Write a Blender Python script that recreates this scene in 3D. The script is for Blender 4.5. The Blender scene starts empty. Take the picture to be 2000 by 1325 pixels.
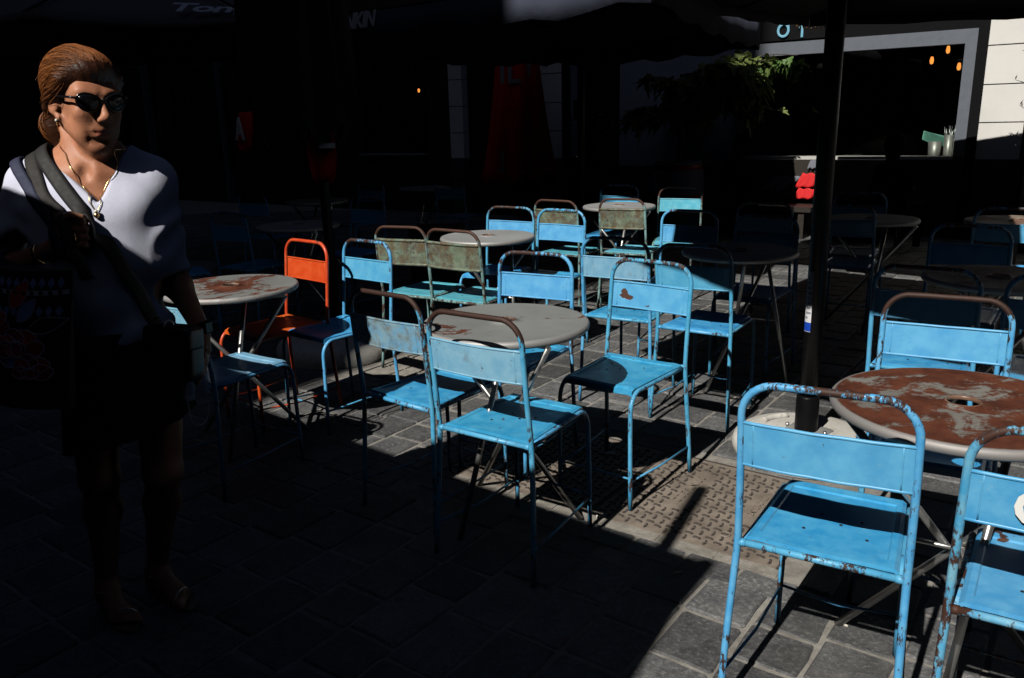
import bpy, bmesh, math, random
import numpy as np
from mathutils import Vector, Matrix
R = math.radians
random.seed(7)
rng = np.random.default_rng(11)
scene = bpy.context.scene
col = scene.collection

# ------------------------------------------------------------------ camera
F_PX, PITCH, ROLL, CAM_H = 1572.5, 15.01, 1.50, 1.42
_p, _r = R(PITCH), R(ROLL)
_fwd = Vector((0, math.cos(_p), -math.sin(_p)))
_up0 = Vector((0, math.sin(_p), math.cos(_p)))
_rt0 = Vector((1, 0, 0))
_rt = math.cos(_r) * _rt0 - math.sin(_r) * _up0
_up = math.sin(_r) * _rt0 + math.cos(_r) * _up0
cam_d = bpy.data.cameras.new('camera')
cam = bpy.data.objects.new('camera', cam_d)
col.objects.link(cam)
cam.matrix_world = Matrix(((_rt.x, _up.x, -_fwd.x, 0), (_rt.y, _up.y, -_fwd.y, 0), (_rt.z, _up.z, -_fwd.z, CAM_H), (0, 0, 0, 1)))
cam_d.sensor_width = 36.0
cam_d.lens = F_PX * 36.0 / 2000.0
cam_d.clip_start = 0.05
cam_d.clip_end = 500
scene.camera = cam

# ------------------------------------------------------------------ sky and sun
SUN_EL, SUN_AZ = 42.0, 35.5          # light travels towards azimuth 35.5 deg (from +Y towards +X)
world = bpy.data.worlds.new('World'); scene.world = world
world.use_nodes = True
wn = world.node_tree.nodes; wl = world.node_tree.links
bg = wn.get('Background')
sky = wn.new('ShaderNodeTexSky')
sky.sky_type = 'NISHITA'
sky.sun_disc = False
sky.sun_elevation = R(SUN_EL)
sky.sun_rotation = R(SUN_AZ + 180.0)
sky.air_density = 0.26; sky.dust_density = 0.7; sky.ozone_density = 1.0; sky.altitude = 800
wl.new(sky.outputs[0], bg.inputs[0])
bg.inputs[1].default_value = 0.05
sun_d = bpy.data.lights.new('sun', 'SUN')
sun_d.energy = 5.0
sun_d.angle = R(0.53)
sun_d.color = (1.0, 0.955, 0.89)
sun = bpy.data.objects.new('sun', sun_d); col.objects.link(sun)
SUN_DIR = Vector((math.sin(R(SUN_AZ)) * math.cos(R(SUN_EL)), math.cos(R(SUN_AZ)) * math.cos(R(SUN_EL)), -math.sin(R(SUN_EL))))
sun.rotation_euler = SUN_DIR.to_track_quat('-Z', 'Y').to_euler()
sun.location = (-8, -10, 14)
vs = scene.view_settings
vs.view_transform = 'Standard'; vs.look = 'None'; vs.gamma = 1.0; vs.exposure = -0.10
vs.use_curve_mapping = False
scene.render.engine = 'CYCLES'
scene.cycles.use_denoising = True
scene.cycles.max_bounces = 6
scene.cycles.diffuse_bounces = 0
scene.cycles.caustics_reflective = False
scene.cycles.caustics_refractive = False

# ------------------------------------------------------------------ street frame: m along the terrace, n away from the camera side
EM = Vector((0.766, -0.643, 0)); EN = Vector((0.643, 0.766, 0))
def MN(m, n, z=0.0):
    return EM * m + EN * n + Vector((0, 0, z))
# shop-front frame: a along the front, b out towards the street
F0 = Vector((4.32, 9.82, 0)); EF = Vector((0.82904, -0.55919, 0)); NF = Vector((0.55919, 0.82904, 0))
def FA(a, z=0.0, b=0.0):
    return F0 + EF * a - NF * b + Vector((0, 0, z))

# ------------------------------------------------------------------ mesh helpers
class MB:
    """collects shapes and links them as one mesh object"""
    def __init__(s):
        s.v = []; s.f = []; s.sm = []
    def add(s, verts, faces, smooth=False):
        o = len(s.v)
        s.v += [tuple(p) for p in verts]
        for f in faces:
            s.f.append([i + o for i in f]); s.sm.append(smooth)
    def box(s, c, d, rot=0.0, bev=0.0):
        cx, cy, cz = c; hx, hy, hz = d[0] / 2, d[1] / 2, d[2] / 2
        ca, sa = math.cos(rot), math.sin(rot)
        def P(x, y, z):
            return (cx + x * ca - y * sa, cy + x * sa + y * ca, cz + z)
        if bev <= 0:
            vs_ = [P(x, y, z) for z in (-hz, hz) for x, y in ((-hx, -hy), (hx, -hy), (hx, hy), (-hx, hy))]
            s.add(vs_, [(3, 2, 1, 0), (4, 5, 6, 7), (0, 1, 5, 4), (1, 2, 6, 5), (2, 3, 7, 6), (3, 0, 4, 7)])
        else:
            b = min(bev, hx * .9, hy * .9, hz * .9)
            rings = [(-hz, b), (-hz + b, 0), (hz - b, 0), (hz, b)]
            vs_ = []
            for z, i in rings:
                for x, y in ((-hx + i, -hy + b * (i == 0) + i), (hx - i - b * (i == 0), -hy + i), (hx - i, -hy + i + b * (i == 0)), (hx - i, hy - i - b * (i == 0)),
                             (hx - i - b * (i == 0), hy - i), (-hx + i + b * (i == 0), hy - i), (-hx + i, hy - i - b * (i == 0)), (-hx + i, -hy + i + b * (i == 0))):
                    vs_.append(P(x, y, z))
            # ring order: 8 points around
            fs = [tuple(range(7, -1, -1)), tuple(range(24, 32))]
            for k in range(3):
                for j in range(8):
                    a = k * 8 + j; b2 = k * 8 + (j + 1) % 8
                    fs.append((a, b2, b2 + 8, a + 8))
            s.add(vs_, fs)
    def obox(s, o, ex, ey, ez):
        """box from corner o with edge vectors"""
        o = Vector(o); ex = Vector(ex); ey = Vector(ey); ez = Vector(ez)
        vs_ = [o, o + ex, o + ex + ey, o + ey, o + ez, o + ex + ez, o + ex + ey + ez, o + ey + ez]
        fs = [(3, 2, 1, 0), (4, 5, 6, 7), (0, 1, 5, 4), (1, 2, 6, 5), (2, 3, 7, 6), (3, 0, 4, 7)]
        if ex.cross(ey).dot(ez) < 0:
            fs = [tuple(reversed(f)) for f in fs]
        s.add(vs_, fs)
    def tube(s, path, r, seg=10, cap=True, closed=False):
        P = [Vector(p) for p in path]; n = len(P)
        rad = list(r) if hasattr(r, '__len__') else [r] * n
        T = []
        for i in range(n):
            if closed:
                t = P[(i + 1) % n] - P[i - 1]
            else:
                t = P[min(i + 1, n - 1)] - P[max(i - 1, 0)]
            T.append(t.normalized() if t.length > 1e-9 else Vector((0, 0, 1)))
        up = Vector((0, 0, 1)) if abs(T[0].z) < 0.9 else Vector((1, 0, 0))
        u = T[0].cross(up).normalized()
        vs_ = []
        for i in range(n):
            u = (u - T[i] * u.dot(T[i])).normalized()
            w = T[i].cross(u)
            for k in range(seg):
                a = 2 * math.pi * k / seg
                vs_.append(P[i] + (u * math.cos(a) + w * math.sin(a)) * rad[i])
        fs = []
        m = n if closed else n - 1
        for i in range(m):
            for k in range(seg):
                a = i * seg + k; b = i * seg + (k + 1) % seg
                a2 = ((i + 1) % n) * seg + k; b2 = ((i + 1) % n) * seg + (k + 1) % seg
                fs.append((a, b, b2, a2))
        s.add(vs_, fs, True)
        if cap and not closed:
            o = len(s.v) - len(vs_)
            s.f.append([o + k for k in range(seg - 1, -1, -1)]); s.sm.append(False)
            s.f.append([o + (n - 1) * seg + k for k in range(seg)]); s.sm.append(False)
    def lathe(s, prof, seg=32, c=(0, 0, 0), smooth=True):
        vs_ = []; n = len(prof)
        for (r, z) in prof:
            for k in range(seg):
                a = 2 * math.pi * k / seg
                vs_.append((c[0] + r * math.cos(a), c[1] + r * math.sin(a), c[2] + z))
        fs = []
        for i in range(n - 1):
            for k in range(seg):
                fs.append((i * seg + k, i * seg + (k + 1) % seg, (i + 1) * seg + (k + 1) % seg, (i + 1) * seg + k))
        s.add(vs_, fs, smooth)
    def grid(s, P, smooth=True, flip=False):
        h = len(P); w = len(P[0])
        vs_ = [p for row in P for p in row]
        fs = []
        for i in range(h - 1):
            for j in range(w - 1):
                f = (i * w + j, i * w + j + 1, (i + 1) * w + j + 1, (i + 1) * w + j)
                fs.append(tuple(reversed(f)) if flip else f)
        s.add(vs_, fs, smooth)
    def mesh(s, name):
        me = bpy.data.meshes.new(name)
        me.from_pydata(s.v, [], s.f)
        me.polygons.foreach_set('use_smooth', s.sm)
        me.update()
        return me
    def build(s, name, m, parent=None, **kw):
        return link(name, s.mesh(name), m, parent, **kw)

def link(name, me, m=None, parent=None, loc=None, rz=None, **tags):
    o = bpy.data.objects.new(name, me); col.objects.link(o)
    if m is not None and me is not None:
        if len(me.materials) == 0:
            me.materials.append(m)
        elif me.materials[0] is not m:
            o.material_slots[0].link = 'OBJECT'; o.material_slots[0].material = m
    if parent is not None:
        o.parent = parent
    if loc is not None: o.location = loc
    if rz is not None: o.rotation_euler = (0, 0, rz)
    for k, v in tags.items():
        o[k] = v
    return o
def empty(name, loc=(0, 0, 0), rz=0.0, label=None, category=None, group=None):
    o = bpy.data.objects.new(name, None); col.objects.link(o)
    o.location = loc; o.rotation_euler = (0, 0, rz); o.empty_display_size = 0.1
    if label: o['label'] = label
    if category: o['category'] = category
    if group: o['group'] = group
    return o
def tag(o, label, category, group=None):
    o['label'] = label; o['category'] = category
    if group: o['group'] = group
    return o
def copy_tree(o, parent=None):
    c = o.copy(); col.objects.link(c); c.parent = parent
    for ch in list(o.children):
        copy_tree(ch, c)
    return c
def arc(c, a0, a1, r, n, plane='xz'):
    out = []
    for i in range(n + 1):
        a = a0 + (a1 - a0) * i / n
        if plane == 'xz': out.append((c[0] + r * math.cos(a), c[1], c[2] + r * math.sin(a)))
        elif plane == 'yz': out.append((c[0], c[1] + r * math.cos(a), c[2] + r * math.sin(a)))
        else: out.append((c[0] + r * math.cos(a), c[1] + r * math.sin(a), c[2]))
    return out
def solid(o, t=0.004, off=0.0):
    md = o.modifiers.new('solid', 'SOLIDIFY'); md.thickness = t; md.offset = off
    return o
def text_mesh(body, size, extrude=0.002, font_shear=0.0, spacing=1.0, bold=0.0, align='CENTER'):
    cu = bpy.data.curves.new('lettering', 'FONT')
    cu.body = body; cu.size = size; cu.extrude = extrude; cu.shear = font_shear
    cu.space_character = spacing; cu.offset = bold; cu.align_x = align; cu.align_y = 'CENTER'
    cu.resolution_u = 3
    o = bpy.data.objects.new('lettering', cu); col.objects.link(o)
    dg = bpy.context.evaluated_depsgraph_get()
    me = bpy.data.meshes.new_from_object(o.evaluated_get(dg))
    bpy.data.objects.remove(o); bpy.data.curves.remove(cu)
    return me
def put_text(name, me, m, origin, ex, ey, parent=None, **tags):
    """place a text mesh with its x axis along ex and y axis along ey"""
    ex = Vector(ex).normalized(); ey = Vector(ey); ey = (ey - ex * ey.dot(ex)).normalized(); ez = ex.cross(ey)
    M = Matrix(((ex.x, ey.x, ez.x, origin[0]), (ex.y, ey.y, ez.y, origin[1]), (ex.z, ey.z, ez.z, origin[2]), (0, 0, 0, 1)))
    me.transform(M); me.update()
    return link(name, me, m, parent, **tags)

# ------------------------------------------------------------------ materials
def new_mat(name):
    m = bpy.data.materials.new(name); m.use_nodes = True
    nt = m.node_tree
    b = nt.nodes.get('Principled BSDF')
    return m, nt.nodes, nt.links, b
class NT:
    """small node helper"""
    def __init__(s, name):
        s.m, s.n, s.l, s.b = new_mat(name)
    def node(s, t, **kw):
        nd = s.n.new(t)
        for k, v in kw.items():
            setattr(nd, k, v)
        return nd
    def put(s, sock, v):
        if hasattr(v, 'is_linked') or isinstance(v, bpy.types.NodeSocket):
            s.l.new(v, sock)
        else:
            sock.default_value = v
    def coord(s, rand=True):
        tc = s.node('ShaderNodeTexCoord')
        if not rand: return tc.outputs['Object']
        oi = s.node('ShaderNodeObjectInfo')
        mu = s.math('MULTIPLY', oi.outputs['Random'], 91.7)
        cb = s.node('ShaderNodeCombineXYZ')
        s.put(cb.inputs[0], mu); s.put(cb.inputs[1], mu); s.put(cb.inputs[2], mu)
        va = s.node('ShaderNodeVectorMath', operation='ADD')
        s.put(va.inputs[0], tc.outputs['Object']); s.put(va.inputs[1], cb.outputs[0])
        return va.outputs[0]
    def rand(s):
        return s.node('ShaderNodeObjectInfo').outputs['Random']
    def scale(s, v, xyz):
        mp = s.node('ShaderNodeMapping'); s.put(mp.inputs[0], v); mp.inputs['Scale'].default_value = xyz
        return mp.outputs[0]
    def noise(s, v, sc, det=5, rough=0.6, dist=0.0):
        nd = s.node('ShaderNodeTexNoise'); s.put(nd.inputs['Vector'], v)
        nd.inputs['Scale'].default_value = sc; nd.inputs['Detail'].default_value = det
        nd.inputs['Roughness'].default_value = rough; nd.inputs['Distortion'].default_value = dist
        return nd.outputs[0]
    def math(s, op, a, b=0.0, clamp=False):
        nd = s.node('ShaderNodeMath', operation=op, use_clamp=clamp)
        s.put(nd.inputs[0], a); s.put(nd.inputs[1], b)
        return nd.outputs[0]
    def ramp(s, v, a, b, lo=0.0, hi=1.0):
        nd = s.node('ShaderNodeMapRange', interpolation_type='SMOOTHSTEP', clamp=True)
        s.put(nd.inputs[0], v); s.put(nd.inputs[1], a); s.put(nd.inputs[2], b); s.put(nd.inputs[3], lo); s.put(nd.inputs[4], hi)
        return nd.outputs[0]
    def mix(s, f, a, b, mode='MIX'):
        nd = s.node('ShaderNodeMix', data_type='RGBA', blend_type=mode)
        s.put(nd.inputs[0], f)
        for sock, v in ((nd.inputs[6], a), (nd.inputs[7], b)):
            if isinstance(v, tuple): sock.default_value = (v[0], v[1], v[2], 1)
            else: s.put(sock, v)
        return nd.outputs[2]
    def hsv(s, c, h=0.5, sa=1.0, v=1.0):
        nd = s.node('ShaderNodeHueSaturation')
        if isinstance(c, tuple): nd.inputs['Color'].default_value = (c[0], c[1], c[2], 1)
        else: s.put(nd.inputs['Color'], c)
        s.put(nd.inputs['Hue'], h); s.put(nd.inputs['Saturation'], sa); s.put(nd.inputs['Value'], v)
        return nd.outputs[0]
    def bump(s, h, dist=0.002, strength=0.6, normal=None):
        nd = s.node('ShaderNodeBump'); s.put(nd.inputs['Height'], h)
        nd.inputs['Distance'].default_value = dist; nd.inputs['Strength'].default_value = strength
        if normal is not None: s.put(nd.inputs['Normal'], normal)
        return nd.outputs[0]
    def done(s, color=None, rough=None, metal=None, normal=None, spec=None):
        b = s.b
        if color is not None:
            if isinstance(color, tuple): b.inputs['Base Color'].default_value = (*color, 1)
            else: s.put(b.inputs['Base Color'], color)
        if rough is not None: s.put(b.inputs['Roughness'], rough)
        if metal is not None: s.put(b.inputs['Metallic'], metal)
        if normal is not None: s.put(b.inputs['Normal'], normal)
        if spec is not None: b.inputs['Specular IOR Level'].default_value = spec
        return s.m

def plain(name, c, rough=0.6, metal=0.0, var=0.15, sc=14, bump=0.0, spec=None):
    t = NT(name); v = t.coord()
    n = t.noise(v, sc, 6, 0.65)
    cc = t.mix(n, tuple(x * (1 - var) for x in c), tuple(min(1, x * (1 + var)) for x in c))
    nm = t.bump(t.noise(v, sc * 6, 4), 0.001, bump) if bump else None
    return t.done(cc, t.ramp(n, 0.2, 0.8, max(0, rough - .08), min(1, rough + .08)), metal, nm, spec)

def worn_paint(name, base, base2=None, chip=0.36, chip_soft=0.025, top_wear=0.0, blotch=0.0, rough=0.36, chip_scale=46, spots=0.0, primer=(0.42, 0.55, 0.48), stretch=1.0, rust_dark=1.0):
    """sheet-steel paint with chips down to rust; top_wear bares the hand rail"""
    t = NT(name); v = t.coord(); raw = t.coord(False)
    big = t.noise(v, 7.0, 4, 0.55)
    mid = t.noise(v, 19.0, 6, 0.6)
    fine = t.noise(t.scale(v, (1, 1, stretch)), chip_scale, 9, 0.72)
    h = t.math('ADD', t.math('MULTIPLY', fine, 0.62), t.math('MULTIPLY', big, 0.38))
    thr = chip
    if top_wear > 0:
        sx = t.node('ShaderNodeSeparateXYZ'); t.put(sx.inputs[0], raw)
        tz = t.ramp(sx.outputs[2], 0.79, 0.875, 0.0, top_wear)
        jit = t.math('MULTIPLY', t.math('SUBTRACT', big, 0.5), top_wear * 1.6)
        thr = t.math('ADD', thr, t.math('MULTIPLY', t.math('ADD', tz, t.math('MULTIPLY', jit, tz)), 1.0))
    d = t.math('SUBTRACT', h, thr)
    m = t.ramp(d, -chip_soft, chip_soft, 1.0, 0.0)
    if spots > 0:
        sp = t.noise(t.scale(v, (1, 1, 1)), 11.0, 3, 0.5)
        m2 = t.ramp(sp, spots - .02, spots, 1.0, 0.0)
        m = t.math('MAXIMUM', m, m2)
    b2 = base2 or tuple(min(1, x * 1.12 + 0.02) for x in base)
    c = t.mix(t.ramp(mid, 0.3, 0.72), base, b2)
    c = t.mix(t.ramp(t.noise(v, 90, 5, 0.7), 0.62, 0.72, 0, 0.4), c, primer)
    if blotch > 0:
        rb = t.noise(v, 13, 8, 0.72, 0.4)
        rusty = t.mix(t.noise(v, 60, 6), (0.16, 0.07, 0.035), (0.10, 0.12, 0.07))
        c = t.mix(t.ramp(rb, 0.62 - blotch * 0.3, 0.80 - blotch * 0.2, 0, min(1, blotch * 1.4)), c, rusty)
    val = t.ramp(t.rand(), 0, 1, 0.93, 1.06); hue = t.ramp(t.rand(), 0, 1, 0.492, 0.506)
    c = t.hsv(c, hue, 1.0, val)
    rust = t.mix(t.noise(v, 33, 8, 0.7), tuple(x * rust_dark for x in (0.022, 0.010, 0.007)), tuple(x * rust_dark for x in (0.125, 0.046, 0.024)))
    rim = t.ramp(d, 0.0, chip_soft * 2.2, 0.5, 0.0)
    c = t.mix(rim, c, (0.10, 0.13, 0.13))
    c = t.mix(m, c, rust)
    ro = t.mix(m, (rough,) * 3, (0.62,) * 3)
    ro = t.math('ADD', ro, t.ramp(mid, 0.2, 0.8, -0.05, 0.1))
    hgt = t.math('ADD', t.math('MULTIPLY', t.math('SUBTRACT', 1.0, m), 0.8), t.math('MULTIPLY', t.noise(v, 130, 4), 0.25))
    return t.done(c, ro, 0.0, t.bump(hgt, 0.0012, 0.55), 0.5)
# ------------------------------------------------------------------ surface materials
def mat_stone():
    t = NT('bluestone_paver')
    g = t.node('ShaderNodeNewGeometry'); oi = t.node('ShaderNodeObjectInfo')
    rnd = t.math('FRACT', t.math('ADD', t.math('MULTIPLY', g.outputs['Random Per Island'], 7.31), t.math('MULTIPLY', oi.outputs['Random'], 5.77)))
    v = g.outputs['Position']
    n1 = t.noise(v, 9, 6, 0.65, 0.3); n2 = t.noise(v, 70, 7, 0.7); n3 = t.noise(v, 260, 3, 0.6)
    c = t.mix(t.ramp(n1, 0.28, 0.72), (0.088, 0.090, 0.093), (0.185, 0.185, 0.183))
    c = t.mix(t.ramp(t.noise(v, 34, 8, 0.75, 0.5), 0.36, 0.66, 0.0, 0.75), c, (0.062, 0.063, 0.066))
    c = t.mix(t.ramp(n2, 0.50, 0.68, 0, 0.7), c, (0.29, 0.285, 0.275))
    c = t.mix(t.ramp(t.noise(v, 22, 5, 0.6), 0.63, 0.72, 0, 0.6), c, (0.045, 0.045, 0.046))
    c = t.mix(t.ramp(n3, 0.66, 0.75, 0, 0.5), c, (0.34, 0.33, 0.31))
    vo = t.node('ShaderNodeTexVoronoi'); t.put(vo.inputs['Vector'], v); vo.inputs['Scale'].default_value = 4.2
    c = t.mix(t.ramp(vo.outputs['Distance'], 0.055, 0.075, 0.65, 0.0), c, (0.035, 0.034, 0.033))
    c = t.mix(t.ramp(t.noise(v, 1.7, 5, 0.6), 0.52, 0.68, 0, 0.45), c, (0.07, 0.066, 0.06))
    c = t.hsv(c, 0.5, 1.0, t.ramp(rnd, 0, 1, 0.66, 1.25))
    hgt = t.math('ADD', t.math('MULTIPLY', n2, 0.6), t.math('ADD', t.math('MULTIPLY', n1, 0.8), t.math('MULTIPLY', n3, 0.15)))
    return t.done(c, t.ramp(n2, 0.3, 0.7, 0.55, 0.8), 0, t.bump(hgt, 0.008, 0.9), 0.4)
def mat_mortar(name='sand_mortar', lo=(0.20, 0.185, 0.165), hi=(0.34, 0.325, 0.29)):
    t = NT(name); v = t.node('ShaderNodeNewGeometry').outputs['Position']
    n1 = t.noise(v, 14, 6, 0.7); n2 = t.noise(v, 180, 5, 0.7)
    c = t.mix(t.ramp(n1, 0.3, 0.7), lo, hi)
    c = t.mix(t.ramp(n2, 0.58, 0.7, 0, 0.5), c, (0.10, 0.095, 0.085))
    return t.done(c, 0.9, 0, t.bump(t.math('ADD', n1, n2), 0.004, 0.7), 0.3)
M_STONE = mat_stone()
M_MORTAR = mat_mortar()
M_CONC = mat_mortar('pale_concrete', (0.20, 0.185, 0.16), (0.36, 0.335, 0.295))
def mat_iron():
    t = NT('cast_iron_cover'); v = t.node('ShaderNodeNewGeometry').outputs['Position']
    n1 = t.noise(v, 8, 6, 0.65); n2 = t.noise(v, 120, 6, 0.7)
    c = t.mix(t.ramp(n1, 0.3, 0.7), (0.17, 0.14, 0.112), (0.29, 0.245, 0.20))
    c = t.mix(t.ramp(n2, 0.55, 0.7, 0, 0.5), c, (0.10, 0.08, 0.065))
    return t.done(c, t.ramp(n1, 0.3, 0.7, 0.6, 0.75), 0.0, t.bump(n2, 0.002, 0.6))
M_IRON = mat_iron()
M_IRON_DARK = plain('dark_iron_and_tread_shade', (0.062, 0.050, 0.042), 0.75)
M_STEEL = plain('galvanised_tube', (0.42, 0.42, 0.41), 0.34, 0.85, 0.2, 26, 0.2)
M_BLACK_MET = plain('black_powder_coat', (0.005, 0.005, 0.006), 0.4, 0.0, 0.2, spec=0.12)
M_BLACK_FAB = plain('black_canvas', (0.014, 0.015, 0.021), 0.85, 0.0, 0.2, 30, 0.2, 0.2)
M_DARK_WOOD = plain('dark_wood', (0.02, 0.014, 0.010), 0.6)
M_WHITE = plain('white_paint', (0.75, 0.75, 0.72), 0.55, 0, 0.06)
M_LETTER = plain('pale_lettering', (0.62, 0.64, 0.68), 0.7, 0, 0.05)

# ------------------------------------------------------------------ ground
gmb = MB()
gmb.add([(-60, -60, -0.0055), (60, -60, -0.0055), (60, 60, -0.0055), (-60, 60, -0.0055)], [(0, 1, 2, 3)])
ground = gmb.build('ground', M_MORTAR, kind='structure', label='sandy bed between the terrace paving stones')

P_AZ = R(36.5)
GU = Vector((math.sin(P_AZ), math.cos(P_AZ), 0)); GV = Vector((math.sin(P_AZ + math.pi / 2), math.cos(P_AZ + math.pi / 2), 0))
def paver_shape(L, W, seed, nudge=0.006):
    r = random.Random(seed)
    j = lambda a: r.uniform(-a, a)
    hl, hw, ch = L / 2, W / 2, 0.006
    base = [(-hl + ch, -hw), (0 + j(.02), -hw), (hl - ch, -hw), (hl, -hw + ch), (hl, j(.02)), (hl, hw - ch), (hl - ch, hw), (j(.02), hw), (-hl + ch, hw), (-hl, hw - ch), (-hl, j(.02)), (-hl, -hw + ch)]
    base = [(x + j(nudge * .55), y + j(nudge * .55)) for x, y in base]
    n = len(base)
    tz = [j(0.0016) for _ in base]
    v = [(x, y, -0.04) for x, y in base] + [(x, y, -0.0055 + tz[i] * .3) for i, (x, y) in enumerate(base)]
    v += [(x * (1 - .006 / hl), y * (1 - .006 / hw), 0.0 + tz[i]) for i, (x, y) in enumerate(base)]
    f = [tuple(range(2 * n, 3 * n))]
    for k in (0, 1):
        for i in range(n):
            a, b = k * n + i, k * n + (i + 1) % n
            f.append((a, b, b + n, a + n))
    return v, f
def rot_uv(v, z=0.0):
    return GU * v[0] + GV * v[1] + Vector((0, 0, v[2] + z))
LENS = (0.165, 0.195, 0.225, 0.255); WID = 0.182; GAP = 0.0115
paver_var = {}
for li, L in enumerate(LENS):
    for k in range(6):
        v, f = paver_shape(L, WID, li * 10 + k)
        mb = MB(); mb.add([rot_uv(p) for p in v], f)
        paver_var[li, k] = (mb, mb.mesh('paving_stone'))
# iron covers laid in the paving: near right corner and extents along GV (negative) and GU
COV_O = Vector((0.84, 2.335, 0)); COV_W = 0.70; COV_D = 0.68
def in_cover(p, grow=0.0):
    d = p - COV_O; s = -d.dot(GV); u = d.dot(GU)
    return (-0.10 - grow < s < 1.44 + grow) and (-0.115 - grow < u < COV_D + 0.03 + grow)
DR_O = Vector((-0.94, 4.62, 0)); DR_W, DR_D = 0.62, 0.62
def in_drain(p, grow=0.0):
    d = p - DR_O; s = d.dot(GV); u = d.dot(GU)
    return (-0.04 - grow < s < DR_W + .04 + grow) and (-0.04 - grow < u < DR_D + .04 + grow)
def view_px(p):
    d = Vector(p) - Vector((0, 0, CAM_H)); z = d.dot(_fwd)
    if z < 0.2: return None
    return (1000 + F_PX * d.dot(_rt) / z, 662.5 - F_PX * d.dot(_up) / z, z)
rp = random.Random(3)
stones = []
for c in range(-75, 60):
    vv = c * (WID + GAP)
    u = -4.0 + rp.uniform(0, 0.2)
    while u < 17:
        li = rp.choice((0, 1, 1, 2, 2, 3)); L = LENS[li]
        ctr = GU * (u + L / 2) + GV * vv
        u += L + GAP + rp.uniform(-.002, .003)
        if ctr.y < 0.6 or ctr.y > 14.5: continue
        if in_cover(ctr, 0.075) or in_drain(ctr, 0.06): continue
        if abs(ctr.x) > ctr.y * 0.74 + 1.2: continue
        q = view_px(ctr)
        vis = q is not None and -40 < q[0] < 2040 and q[1] < 1390
        stones.append((q[2] if vis else 99 + ctr.length, ctr, li, rp.randrange(6), rp.uniform(-.0035, .0035)))
stones.sort(key=lambda s: s[0])
# fill strips beside the covers with small cut stones
def cut_stone(s0, s1, u0, u1, seed):
    v, f = paver_shape(u1 - u0 - GAP, s1 - s0 - GAP, seed, 0.004)
    ctr = COV_O - GV * ((s0 + s1) / 2) + GU * ((u0 + u1) / 2)
    return [rot_uv(p) + ctr for p in v], f
for k, (d, ctr, li, kk, dz) in enumerate(stones[:300]):
    link('paving_stone', paver_var[li, kk][1], M_STONE, ground, loc=ctr + Vector((0, 0, dz)))
rest = MB()
for d, ctr, li, kk, dz in stones[300:]:
    mb = paver_var[li, kk][0]
    rest.add([Vector(p) + ctr + Vector((0, 0, dz)) for p in mb.v], mb.f)
rest.build('paving_stones_beyond', M_STONE, ground, kind='stuff')

# concrete strip round the covers, then the covers
st = MB()
def cov(s, u, z):
    return COV_O - GV * s + GU * u + Vector((0, 0, z))
def cov_box(mb, s0, s1, u0, u1, z0, z1, bev=0.0):
    mb.obox(cov(s0, u0, z0), cov(s1, u0, 0) - cov(s0, u0, 0), cov(s0, u1, 0) - cov(s0, u0, 0), (0, 0, z1 - z0))
for i in range(7):
    s0 = -0.02 + i * 0.215; 
    cov_box(st, s0 + rp.uniform(0, .004), s0 + 0.208, -0.052, -0.004, -0.03, -0.003 + rp.uniform(-.001, .001))
cov_box(st, -0.085, -0.012, -0.07, COV_D + .02, -0.03, -0.006)
strip = st.build('concrete_kerb', M_CONC, ground)
sm_ = MB()
for i in range(8):
    s0 = -0.10 + i * 0.19
    v, f = cut_stone(s0, s0 + 0.188, -0.185, -0.056, 300 + i)
    sm_.add(v, f)
for i in range(4):
    v, f = cut_stone(-0.20, -0.092, -0.07 + i * .19, 0.115 + i * .19, 340 + i); sm_.add(v, f)
sm_.build('cut_edge_stones', M_STONE, ground, kind='stuff')
def chevron(mb, s, u, ang, z0):
    # short raised bar with a bent end, the tread of the cover
    L, w, h = 0.030, 0.0085, 0.0055
    ca, sa = math.cos(ang), math.sin(ang)
    pts = [(-L / 2, 0), (0.0, 0.0025), (L / 2, -0.006)]
    for (x0, y0), (x1, y1) in zip(pts[:-1], pts[1:]):
        d = math.hypot(x1 - x0, y1 - y0); nx, ny = -(y1 - y0) / d * w / 2, (x1 - x0) / d * w / 2
        q = [(x0 + nx, y0 + ny), (x1 + nx, y1 + ny), (x1 - nx, y1 - ny), (x0 - nx, y0 - ny)]
        q = [(s + x * ca - y * sa, u + x * sa + y * ca) for x, y in q]
        ctr = (sum(a for a, b in q) / 4, sum(b for a, b in q) / 4)
        tq = [(c0 + (a - c0) * .62, c1 + (b - c1) * .62) for (a, b), (c0, c1) in zip(q, [ctr] * 4)]
        vv = [cov(a, b, z0) for a, b in q] + [cov(a, b, z0 + h) for a, b in tq]
        mb.add(vv, [(0, 1, 2, 3), (7, 6, 5, 4), (1, 0, 4, 5), (2, 1, 5, 6), (3, 2, 6, 7), (0, 3, 7, 4)])
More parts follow.
